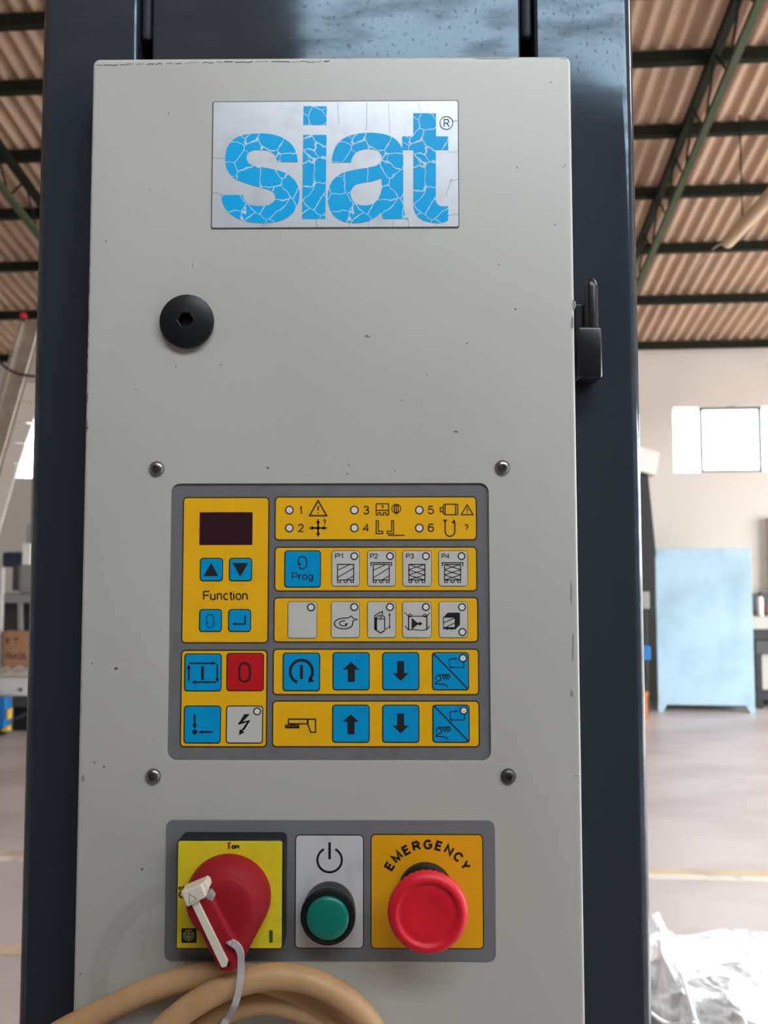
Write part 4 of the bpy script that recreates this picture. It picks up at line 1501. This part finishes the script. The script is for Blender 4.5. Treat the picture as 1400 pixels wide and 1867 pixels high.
def warn(i, x0, y0, x1, y1, w):
    cx_ = (x0 + x1) / 2; h = y1 - y0
    i.line([(cx_, y0), (x1, y1), (x0, y1)], w, True)
    i.line([(cx_, y0 + h * 0.34), (cx_, y0 + h * 0.66)], w)
    i.dot(cx_, y0 + h * 0.82, w * 0.65, 8)
    return i


warn(i, 254, 78, 360, 171, 7)
i.line([(252, 248), (362, 248)], 7).line([(307, 194), (307, 302)], 7).dot(307, 248, 11)
i.head(290, 248, 0, 24, 26).head(324, 248, 180, 24, 26).head(307, 231, 90, 24, 26).head(307, 265, 270, 24, 26)
i.text('?', 336, 195, 357, 234, 5)
i.mk('symbol', 'print_dark', fB)
i = c7(YI)
i.line([(669, 97), (746, 97), (746, 138), (669, 138)], 5, True)
i.line([(669, 138), (669, 167), (682, 167), (682, 153), (696, 153), (696, 167), (714, 167), (714, 153), (730, 153), (730, 167), (746, 167), (746, 138)], 5)
i.text('?', 699, 106, 715, 133, 4)
i.ring(794, 128, 28, 4, 24)
for x in (782, 794, 806):
    i.line([(x, 110), (x, 148)], 5)
i.line([(780, 108), (808, 108)], 5).head(794, 166, 90, 18, 22)
i.line([(669, 203), (682, 203), (682, 268), (710, 268), (710, 283), (669, 283)], 5, True)
i.line([(777, 203), (765, 203), (765, 268), (738, 268), (738, 283), (777, 283)], 5, True).line([(742, 294), (846, 294)], 5)
i.mk('symbol', 'print_dark', fB)
i = c7(YI)
i.line([(1098, 100), (1163, 100), (1163, 165), (1098, 165)], 5, True).line([(1163, 98), (1176, 102), (1176, 163), (1163, 167)], 5).line([(1098, 98), (1086, 110), (1086, 155), (1098, 167)], 5)
i.line([(1086, 122), (1068, 122), (1068, 146), (1086, 146)], 5)
warn(i, 1198, 104, 1272, 165, 5)
i.line([(1098, 214)] + [(1098, 262)] + arcp(1128, 268, 30, 32, 180, 0, 12) + [(1158, 262), (1158, 214)], 6)
i.head(1098, 218, 90, 22, 28).head(1154, 194, 280, 24, 28)
i.text('?', 1220, 225, 1243, 266, 5)
i.mk('symbol', 'print_dark', fB)
# programme row
k = key(518, 1003.5, 585, 1071.5, 'key_blue', label='blue key lettered Prog')
i = loop_icon(c7(YI1), 184, 425, 235, 502, 7, 22)
i.mk('symbol', 'print_blue', k)
c7(YI1).text('Prog', 143, 526, 275, 582, 6.0).mk('lettering', 'print_blue', k)


def pallet(i, x, cross, cap):
    y0, y1 = 475, 572
    i.line([(x, y0), (x + 100, y0), (x + 100, y1), (x, y1)], 5, True)
    for d in (0, 41, 82):
        i.line([(x + d, y1), (x + d + 18, y1), (x + d + 18, y1 + 15), (x + d, y1 + 15)], 4, True)
    if cross:
        for yy in (475, 508, 540):
            i.line([(x, yy), (x + 50, yy + 17), (x + 100, yy + 32)], 4).line([(x + 100, yy), (x + 50, yy + 15), (x, yy + 32)], 4)
    else:
        i.line([(x + 2, 510), (x + 75, 477)], 4).line([(x + 2, 556), (x + 98, 498)], 4).line([(x + 55, 572), (x + 98, 546)], 4)
    if cap:
        i.line([(x - 14, 486), (x - 14, 464), (x + 114, 464), (x + 114, 486)], 5)
    return i


for n_, (xa, xb, xi, cross, cap, lx) in enumerate(((604, 656, 428, 0, 0, 412), (669, 721.5, 650, 0, 1, 630), (733.5, 787, 872, 1, 0, 854), (799, 853, 1094, 1, 1, 1076))):
    k = key(xa, 1003.5, xb, 1069.5, 'key_white', 'print_grey', label='white key lettered P%d' % (n_ + 1))
    pallet(c7(YI1), xi, cross, cap).mk('symbol', 'print_black', k)
    c7(YI1).text('P%d' % (n_ + 1), lx, 407, lx + 50, 439, 5.0).mk('lettering', 'print_grey', k)
    led((645.8, 711, 776.4, 841.4)[n_], 1014, 7.2, YI1, k)
# selection row
k = key(524, 1096.5, 578, 1164.5, 'key_white', 'print_grey', label='blank white key')
led(567, 1107.3, 7.4, YI1, k)
k = key(603, 1096.5, 656, 1163.5, 'key_white', 'print_grey')
i = c7(YI1)
i.line([(526, 824)] + [(520, 850)] + arcp(466, 843, 58, 33, 20, 270, 18) + [(494, 808), (514, 796), (526, 810), (552, 818)], 5, True)
i.line(arcp(466, 842, 26, 16, 40, 290, 12), 5).head(494, 838, 320, 22, 18)
i.mk('symbol', 'print_black', k)
led(645.8, 1106.7, 7.4, YI1, k)
k = key(669, 1096.5, 722, 1163.5, 'key_white', 'print_grey')
i = c7(YI1)
i.fill([(656, 797), (671, 806), (671, 888), (656, 872)])
i.line([(656, 797), (688, 776), (707, 768), (707, 790)], 5)
i.line(arcp(696, 805, 25, 12, 0, 360, 20), 4).line(arcp(696, 805, 8, 4, 0, 360, 10), 3)
i.line([(671, 806), (671, 882)], 5).line([(721, 806), (721, 880)], 5).line([(656, 876), (696, 902), (721, 886)], 6)
i.line([(752, 790), (752, 866)], 4).head(752, 774, 270, 20, 14).head(752, 880, 90, 20, 14).line([(722, 882), (742, 868)], 4)
i.mk('symbol', 'print_black', k)
led(711, 1106.7, 7.4, YI1, k)
k = key(733, 1096.5, 787, 1163.5, 'key_white', 'print_grey')
i = c7(YI1)
i.line([(870, 797), (984, 797)], 4).line([(870, 797), (870, 882)], 6).line([(984, 797), (984, 882)], 6).line([(870, 884), (900, 880), (950, 886), (984, 880)], 4)
i.line([(844, 774), (870, 797)], 4).line([(1002, 776), (984, 797)], 4).line([(848, 858), (870, 884)], 4).line([(1002, 858), (984, 882)], 4)
i.ring(880, 793, 9, 4, 10).ring(972, 793, 9, 4, 10)
i.fill([(889, 806), (932, 844), (889, 882)]).line([(925, 844), (940, 844)], 10).head(958, 844, 0, 20, 28)
i.mk('symbol', 'print_black', k)
led(776.4, 1106.7, 7.4, YI1, k)
k = key(799.5, 1096.5, 853, 1163.5, 'key_white', 'print_grey')
i = c7(YI1)
i.fill([(1085, 804), (1114, 775), (1192, 775), (1162, 804)])
i.line([(1087, 804), (1160, 804), (1160, 868), (1087, 868)], 4, True)
i.fill([(1160, 804), (1190, 778), (1190, 850), (1160, 880)])
i.fill([(1087, 866), (1160, 866), (1160, 882), (1150, 876), (1138, 884), (1124, 876), (1112, 884), (1098, 876), (1087, 882)])
i.line([(1088, 838), (1158, 808)], 4).line([(1100, 866), (1160, 838)], 4)
i.mk('symbol', 'print_black', k)
led(842.3, 1107, 7.4, YI1, k)
led(843, 1152.4, 7.4, YI1, k)
# start / stop field
k = key(335.5, 1191.5, 404, 1261, 'key_blue')
i = c5(YI1)
i.line([(195, 522), (385, 522)], 9).head(412, 522, 0, 36, 32).line([(420, 530), (420, 640)], 9).head(420, 676, 90, 36, 32)
i.line([(412, 672), (240, 672)], 9).head(212, 672, 180, 36, 32).line([(193, 662), (193, 560)], 9).head(193, 530, 270, 36, 32).line([(303, 545), (303, 656)], 20)
i.mk('symbol', 'print_black', k)
k = key(412.5, 1190.5, 481, 1260.5, 'key_red', label='red key with a zero')
i = c5(YI1)
i.line(arcp(638, 562, 42, 42, 180, 360, 10) + arcp(638, 627, 42, 42, 0, 180, 10), 19, True)
mat('print_maroon', (0.07, 0.006, 0.008, 1), 0.5)
i.mk('symbol', 'print_maroon', k)
k = key(334.5, 1286.5, 402.5, 1356, 'key_blue')
i = c5(YI1).dot(240, 1070, 20).line([(240, 930), (240, 1015)], 13).head(240, 1048, 90, 40, 38).line([(380, 1070), (300, 1070)], 13).head(266, 1070, 180, 38, 32)
i.mk('symbol', 'print_black', k)
k = key(411.5, 1286.5, 479.5, 1356, 'key_white', label='white key with a lightning arrow')
i = c5(YI1).fill([(636, 928), (680, 928), (608, 1006), (586, 1008)]).line([(588, 1005), (672, 983), (628, 1052)], 11).line([(672, 985), (610, 1068)], 10).head(593, 1096, 125, 44, 46)
i.mk('symbol', 'print_black', k)
led(468.7, 1297, 7.4, YI1, k)
# jog rows
k = key(515, 1190, 583.5, 1260.5, 'key_blue')
i = c8(YI1).line(arcp(198, 515, 68, 70, 112, 405, 28), 16).head(238, 582, 140, 34, 40).line([(198, 476), (198, 560)], 17)
i.mk('symbol', 'print_black', k)
UPA = [(500, 456), (550, 502), (523, 502), (523, 577), (480, 577), (480, 502), (450, 502)]
DNA = [(780, 451), (822, 451), (822, 524), (850, 524), (802, 572), (752, 524), (780, 524)]


def hand_icon(i, dx_, dy_):
    P = lambda L: [(x + dx_, y + dy_) for x, y in L]
    i.line(P([(1000, 404), (1212, 622)]), 6)
    i.line(P([(1098, 488), (1098, 440), (1130, 437)]), 4).head(1148 + dx_, 436 + dy_, 0, 18, 18)
    i.line(P([(1185, 446), (1185, 490), (1104, 490)]), 4).head(1098 + dx_, 489 + dy_, 180, 12, 16)
    i.line(P([(1014, 564), (1016, 546), (1030, 536), (1094, 532), (1102, 556)]), 5)
    for x in (1056, 1070, 1083):
        i.line(P([(x, 536), (x + 8, 562)]), 6)
    i.line(P([(1030, 537), (1046, 550), (1044, 566), (1018, 578), (1012, 588), (1060, 592), (1078, 598), (1086, 610)]), 5)
    return i


for row, dy_ in ((0, 0), (1, 319)):
    o_ = dy_ / 3.3333
    k = key(606 - row * 0.7, 1189.2 + o_, 674, 1259 + o_, 'key_blue')
    c8(YI1).fill([(x - 2 * row, y + dy_) for x, y in UPA]).mk('symbol', 'print_black', k)
    k = key(696.5, 1189.2 + o_, 764.5, 1259 + o_, 'key_blue')
    c8(YI1).fill([(x, y + dy_) for x, y in DNA]).mk('symbol', 'print_black', k)
    k = key(787.3 + row * 0.8, 1189.2 + o_, 855 + row * 1.2, 1259 + o_, 'key_blue')
    hand_icon(c8(YI1), 4 * row, dy_).mk('symbol', 'print_black', k)
    led(844 + 1.5 * row, 1200 + o_, 7.6, YI1, k)
i = c8(YI)
i.line([(119, 804), (236, 804), (236, 832), (119, 832)], 6, True).line([(236, 804), (284, 804), (284, 884), (256, 884), (236, 832)], 6).fill([(232, 802), (242, 802), (242, 834), (232, 834)])
i.line([(102, 842), (182, 842), (182, 856), (102, 856)], 6, True).fill([(102, 848), (182, 848), (182, 856), (102, 856)]).line([(130, 836), (160, 836)], 6)
i.mk('symbol', 'print_dark', fG)

# ---- lower switch plate
sx0, sx1, sz0, sz1 = R4(301.5, 1495, 903, 1752)
splate = thing('switch_plate', ((sx0 + sx1) / 2, YP, sz0), 'grey label plate with white and orange fields below the keypad', 'plate')
YS = YP - 0.0005
slab(sx0, sx1, sz0, sz1, 13 * PX, YS, YP, 0.0002).mk('base_plate', 'switch_plate_grey', splate)
for r_, mt, nm in (((537.5, 1521.5, 663.5, 1729.5), 'label_white', 'white_field'), ((675.5, 1520.5, 881.5, 1730), 'label_orange', 'orange_field')):
    x0, x1, z0, z1 = R4(*r_, YS)
    e_ = slab(x0, x1, z0, z1, 9 * PX, YS - OFF, YS + 0.0002).mk(nm, 'print_black', splate)
    w = 1.8 * PX
    slab(x0 + w, x1 - w, z0 + w, z1 - w, 7 * PX, YS - 2 * OFF, YS - OFF * 0.5).mk('field_colour', mt, e_)
    if nm == 'white_field':
        i = Icon(520, 1480, 3.5, YS - 3 * OFF)
        i.line(arcp(283, 308, 78, 78, -62, 242, 30), 13).line([(283, 195), (283, 303)], 15)
        i.mk('power_symbol', 'print_black', e_)
    else:
        # EMERGENCY on an arc
        g = G()
        yy = YS - 3 * OFF
        ctr = (779.5, 1620.5); Rr = 72.0
        word = 'EMERGENCY'
        wid = {'M': 17.5, 'E': 13.2, 'R': 14.6, 'G': 15.8, 'N': 14.8, 'C': 14.8, 'Y': 14.6}
        tot = sum(wid[c] for c in word) + 5.2 * (len(word) - 1)
        pos = -tot / 2
        for c in word:
            a = (pos + wid[c] / 2) / (Rr + 6.0)
            for l in text_lines(c):
                vv = []
                for q in l:
                    lx_ = (q[0] - 0.5) * (wid[c] - 3.4); r_ = Rr + 1.7 + q[1] * 14.0
                    px = ctr[0] + r_ * math.sin(a) + lx_ * math.cos(a)
                    py = ctr[1] - r_ * math.cos(a) + lx_ * math.sin(a)
                    w_ = W(px, py, yy)
                    vv.append((w_.x, w_.z))
                stroke(g, vv, 4.0 * PX, yy)
            pos += wid[c] + 5.2
        g.mk('lettering', 'print_black', e_)

# ---- rotary main switch
YM = YP - 0.0115
mx0, mx1, mz0, mz1 = R4(320.5, 1530.5, 518, 1732, YM)
msw = thing('main_switch', ((mx0 + mx1) / 2, YS, mz0), 'red rotary main switch on yellow square plate in the lower left', 'switch')
slab(mx0, mx1, mz0, mz1, 0.0030, YM, YS - 0.00002, 0.0012).mk('housing', 'black_gloss', msw, angle=0.6)
x0, x1, z0, z1 = R4(324, 1533.5, 514, 1728, YM)
yp_ = slab(x0, x1, z0, z1, 0.0012, YM - 0.0006, YM + 0.0002, 0.0003).mk('yellow_plate', 'switch_yellow', msw)
YMI = YM - 0.0007
i2 = lambda y=YMI: Icon(280, 1480, 4.375, y)
i2().line([(601, 246), (601, 298)], 16).line([(592, 250), (618, 246)], 7).mk('print', 'red_print', yp_)
i2().text('on', 622, 266, 682, 297, 9).text('off', 198, 592, 262, 624, 7).line(arcp(232, 662, 28, 24, 90, 270, 10), 10).mk('print', 'print_black', yp_)
i2().fill([(222, 930), (342, 930), (342, 1046), (222, 1046)]).mk('emblem_square', 'print_black', yp_)
i = i2(YMI - 0.00008)
i.ring(280, 986, 40, 5, 24).ring(266, 982, 13, 5, 12).ring(294, 982, 13, 5, 12).line([(281, 948), (281, 1026)], 5).line([(258, 1004), (304, 1004)], 5)
i.mk('emblem', 'emblem_print', yp_)
i2().line([(936, 945), (936, 1045)], 26).mk('green_mark', 'green_print', yp_)
# dome of the handle: teardrop skirt
tip = (449, 1737)
cxk, cyk, rk = 418.0, 1632.0, 76.5


def tear(scale_, dy_=0.0, pull=1.0, y=YM):
    """teardrop outline on plane y"""
    pts = []
    n = 56
    d = math.hypot(tip[0] - cxk, tip[1] - cyk)
    at = math.atan2(tip[1] - cyk, tip[0] - cxk)
    half = math.acos(rk / d)
    a_start = at + half; a_end = at - half + 2 * math.pi
    ncirc = 44
    for k in range(ncirc + 1):
        a = a_start + (a_end - a_start) * k / ncirc
        pts.append((cxk + rk * math.cos(a), cyk + rk * math.sin(a)))
    e1 = pts[-1]; e0 = pts[0]
    for k in range(1, 6):
        t = k / 6
        pts.append((e1[0] + (tip[0] - e1[0]) * t, e1[1] + (tip[1] - e1[1]) * t))
    pts.append(tip)
    for k in range(1, 6):
        t = k / 6
        pts.append((tip[0] + (e0[0] - tip[0]) * t, tip[1] + (e0[1] - tip[1]) * t))
    out = []
    for px, py in pts:
        w = W(cxk + (px - cxk) * scale_, cyk + (py - cyk) * scale_ * (pull if py > cyk else 1), YM)
        out.append(Vector((w.x, y, w.z)))
    return out


prof = [(1.0, 0.0006), (1.0, 0.003), (0.985, 0.0050), (0.95, 0.0072), (0.89, 0.0094), (0.81, 0.0112), (0.74, 0.0121), (0.70, 0.0133), (0.67, 0.0142), (0.62, 0.0147), (0.45, 0.0154), (0.2, 0.0158)]
g = G().rings([tear(s_, 0, 1.0, YM - h_) for s_, h_ in prof])
knob = g.mk('knob', 'red_plastic', msw, angle=0.9)
# lever bar
YL0, YL1 = YM - 0.003, YM - 0.0195


def lever_pts(L, y0, y1):
    A = [W(280 + x / 4.375, 1480 + q / 4.375, y1) for x, q in L]
    return [[Vector((p.x, y1, p.z)) for p in A], [Vector((p.x, y0, p.z)) for p in A]]


def prism(L, yfront, yback, bev):
    """bevelled prism from a crop-coordinate outline, front face towards the camera"""
    A = [W(280 + x / 4.375, 1480 + q / 4.375, yfront) for x, q in L]
    bm = bmesh.new()
    vf = [bm.verts.new((p.x, yfront, p.z)) for p in A]
    vb = [bm.verts.new((p.x, yback, p.z)) for p in A]
    bm.faces.new(vf); bm.faces.new(list(reversed(vb)))
    n = len(A)
    for k in range(n):
        bm.faces.new((vf[k], vf[(k + 1) % n], vb[(k + 1) % n], vb[k]))
    bmesh.ops.recalc_face_normals(bm, faces=bm.faces)
    if bev:
        fe = [e for e in bm.edges if all(abs(v.co.y - yfront) < 1e-7 for v in e.verts)]
        bmesh.ops.bevel(bm, geom=fe, offset=bev, segments=3, profile=0.5, affect='EDGES')
    bm.verts.index_update()
    g = G().add([v.co.copy() for v in bm.verts], [tuple(v.index for v in f.verts) for f in bm.faces])
    bm.free()
    return g


lev = prism([(252, 770), (262, 726), (420, 660), (470, 690), (560, 870), (664, 1064), (672, 1180), (662, 1262), (620, 1284), (560, 1292), (530, 1276), (440, 1120), (350, 950), (272, 840)], YL1, YL0, 0.0022).mk('lever', 'red_plastic', msw, angle=0.6)
prism([(300, 740), (356, 716), (592, 1192), (580, 1236), (546, 1246), (534, 1232)], YL1 - 0.0012, YL1 + 0.001, 0.0003).mk('lever_insert', 'ivory_plastic', lev)
prism([(216, 648), (232, 640), (372, 582), (384, 590), (416, 672), (404, 690), (272, 762), (258, 752)], YL1 - 0.0035, YL1 + 0.006, 0.0008).mk('lever_cap', 'ivory_plastic', lev)
prism([(366, 576), (402, 558), (420, 566), (440, 606), (430, 630), (398, 648)], YL1 - 0.0015, YL1 + 0.006, 0.0006).mk('lever_catch', 'ivory_plastic', lev)
prism([(404, 660), (450, 636), (486, 680), (470, 712), (380, 742), (362, 722)], YL1 + 0.0002, YL1 + 0.008, 0.0004).mk('catch_slot', 'grey_plastic', lev)
prism([(584, 1222), (600, 1196), (618, 1202), (616, 1226), (598, 1240)], YL1 - 0.0003, YL1 + 0.001, 0).mk('tie_hole', 'dark_void', lev)
Icon(280, 1480, 4.375, YL1 - 0.0036).line([(284, 656), (284, 734), (344, 696)], 5, True).mk('arrow_mark', 'grey_plastic', lev)

# ---- green indicator lamp
c = W(597.3, 1674, YP - 0.0135); 
il = thing('indicator_lamp', (c.x, YS, c.z - 0.014), 'green indicator lamp with black bezel under the power symbol', 'lamp')
rb = 49.0 * (YP - 0.0135) / F
lathe(c.x, c.z, [(rb * 0.94, YS - 0.00002), (rb * 0.97, YS - 0.003), (rb * 0.98, YP - 0.0075), (rb * 0.985, YP - 0.0092), (rb * 1.0, YP - 0.0100), (rb * 1.0, YP - 0.0122), (rb * 0.96, YP - 0.0136), (rb * 0.84, YP - 0.0140), (rb * 0.80, YP - 0.0134), (rb * 0.79, YP - 0.0115)], 64).mk('bezel', 'black_plastic', il, angle=0.45)
lathe(c.x, c.z, [(rb * 0.985, YP - 0.0102), (rb * 0.99, YP - 0.0098), (rb * 1.004, YP - 0.0101), (rb * 1.004, YP - 0.0104)], 64).mk('trim_ring', 'steel', il, angle=0.6)
rl = rb * 0.785
lathe(c.x, c.z, [(rl, YP - 0.0112), (rl, YP - 0.0136), (rl * 0.97, YP - 0.0146), (rl * 0.85, YP - 0.0153), (rl * 0.6, YP - 0.0159), (rl * 0.3, YP - 0.0162), (rl * 0.05, YP - 0.0163)], 64).mk('lens', 'green_lens', il, smooth=True)

# ---- emergency stop
YE = YP - 0.0315
c = W(780.5, 1669, YE)
es = thing('emergency_button', (c.x, YS, c.z - 0.02), 'red mushroom emergency stop button on the orange field', 'button')
re_ = 72.0 * YE / F
cb_ = W(775.5, 1622, YS)
lathe(cb_.x, cb_.z, [(0.0148, YS - 0.00002), (0.0148, YS - 0.0030), (0.0138, YS - 0.0040), (0.0125, YS - 0.0100), (0.0118, YS - 0.0140), (0.0118, YS - 0.018)], 56).mk('collar', 'black_plastic', es, angle=0.5)
cx_, cz_ = c.x, c.z
SEG = 144


def knurl(i, k, r):
    if i in (1, 2, 3, 4):
        return r * (1.0 - (0.022 if (k % 4) < 2 else 0.0))
    return r


lathe(cx_, cz_, [(0.0118, YS - 0.017), (re_ * 0.66, YE + 0.0130), (re_ * 0.84, YE + 0.0105), (re_ * 0.955, YE + 0.0078), (re_ * 0.995, YE + 0.0052), (re_ * 1.0, YE + 0.0040), (re_ * 0.985, YE + 0.0026), (re_ * 0.94, YE + 0.0012), (re_ * 0.86, YE + 0.0003),
                 (re_ * 0.80, YE + 0.0001), (re_ * 0.765, YE + 0.0005), (re_ * 0.745, YE + 0.0013), (re_ * 0.70, YE + 0.0018), (re_ * 0.62, YE + 0.0017), (re_ * 0.50, YE + 0.0015), (re_ * 0.43, YE + 0.0018), (re_ * 0.3, YE + 0.0022), (re_ * 0.04, YE + 0.0024)], SEG, knurl).mk('mushroom_head', 'red_button', es, angle=0.7)

# ---- coiled cable hung from the lever
YB, YFr = YP - 0.0085, YP - 0.0215
pts = []


def cp(px, py, y):
    pts.append(W(px, py, y))


# one length of cable: rear loop, front loop, inner loop
for px, py, y in ((-330, 3050, YB), (-140, 2300, YB), (-20, 2000, YB), (85, 1900, YB), (165, 1855, YB), (262, 1810, YB), (345, 1784, YB - 0.001), (430, 1778, YB), (520, 1800, YB), (610, 1856, YB), (690, 1960, YB), (735, 2150, YB - 0.002),
                  (690, 2380, YB - 0.004), (560, 2540, YB - 0.006), (400, 2560, YB - 0.009), (270, 2460, YFr), (215, 2250, YFr), (225, 2040, YFr), (268, 1915, YFr), (318, 1858, YFr), (388, 1811, YFr), (454, 1787, YFr), (518, 1779.5, YFr), (582, 1794, YFr),
                  (638, 1829, YFr), (684, 1884, YFr), (722, 1990, YFr), (735, 2150, YFr), (690, 2330, YFr), (580, 2460, YFr), (430, 2490, YFr + 0.004), (300, 2400, YB), (250, 2220, YB), (268, 2030, YB), (320, 1910, YB), (378, 1860, YB), (437, 1833, YB), (495, 1826, YB), (558, 1845, YB),
                  (610, 1882, YB), (650, 1960, YB), (670, 2120, YB), (640, 2400, YB), (600, 2800, YB), (590, 3100, YB)):
    cp(px, py, y)
path = smooth_path(pts, 8)
G().tube(path, 0.0064, 20).mk('power_cable', 'cable_sheath', smooth=True, label='thick beige power cable coiled below the red switch', cat='cable')

# ---- white nylon tie through the lever, round the cable
tp = []
for x, q, y in ((596, 1052, YL0 - 0.004), (606, 1040, YL1 - 0.001), (636, 1050, YL1 - 0.0022), (672, 1078, YL1 - 0.0020), (694, 1130, YL1 - 0.001), (698, 1200, YL1 + 0.001), (696, 1280, YFr - 0.0078), (688, 1370, YFr - 0.0084), (670, 1470, YFr - 0.0080), (640, 1560, YFr - 0.0070), (600, 1630, YB - 0.0085),
                (555, 1700, YB - 0.008), (520, 1745, YB - 0.003), (530, 1740, YB + 0.0068), (600, 1600, YB + 0.0072), (640, 1400, YB + 0.0070), (645, 1250, YB + 0.0060), (630, 1120, YL0 - 0.0005), (606, 1070, YL0 - 0.0015)):
    tp.append(W(280 + x / 4.375, 1480 + q / 4.375, y))
path = smooth_path(tp, 6, True)
g = G(); rings = []
n = len(path); wd, th = 0.0034, 0.0011
side_ref = Vector((1, 0, 0.35)).normalized()
ctr = sum(path, Vector()) / n
for k in range(n):
    t = (path[(k + 1) % n] - path[k - 1]).normalized()
    sd = (Vector((1, 0, 0.15)) - t * Vector((1, 0, 0.15)).dot(t)).normalized()
    nn = t.cross(sd)
    rings.append([path[k] + sd * (a * wd / 2) + nn * (b_ * th / 2) for a, b_ in ((-1, -1), (1, -1), (1, 1), (-1, 1))])
rings.append(rings[0])
g.rings(rings, False, False)
g.mk('cable_tie', 'tie_nylon', smooth=False, angle=0.7, label='white nylon tie looped from the red switch lever round the cable', cat='cable tie')
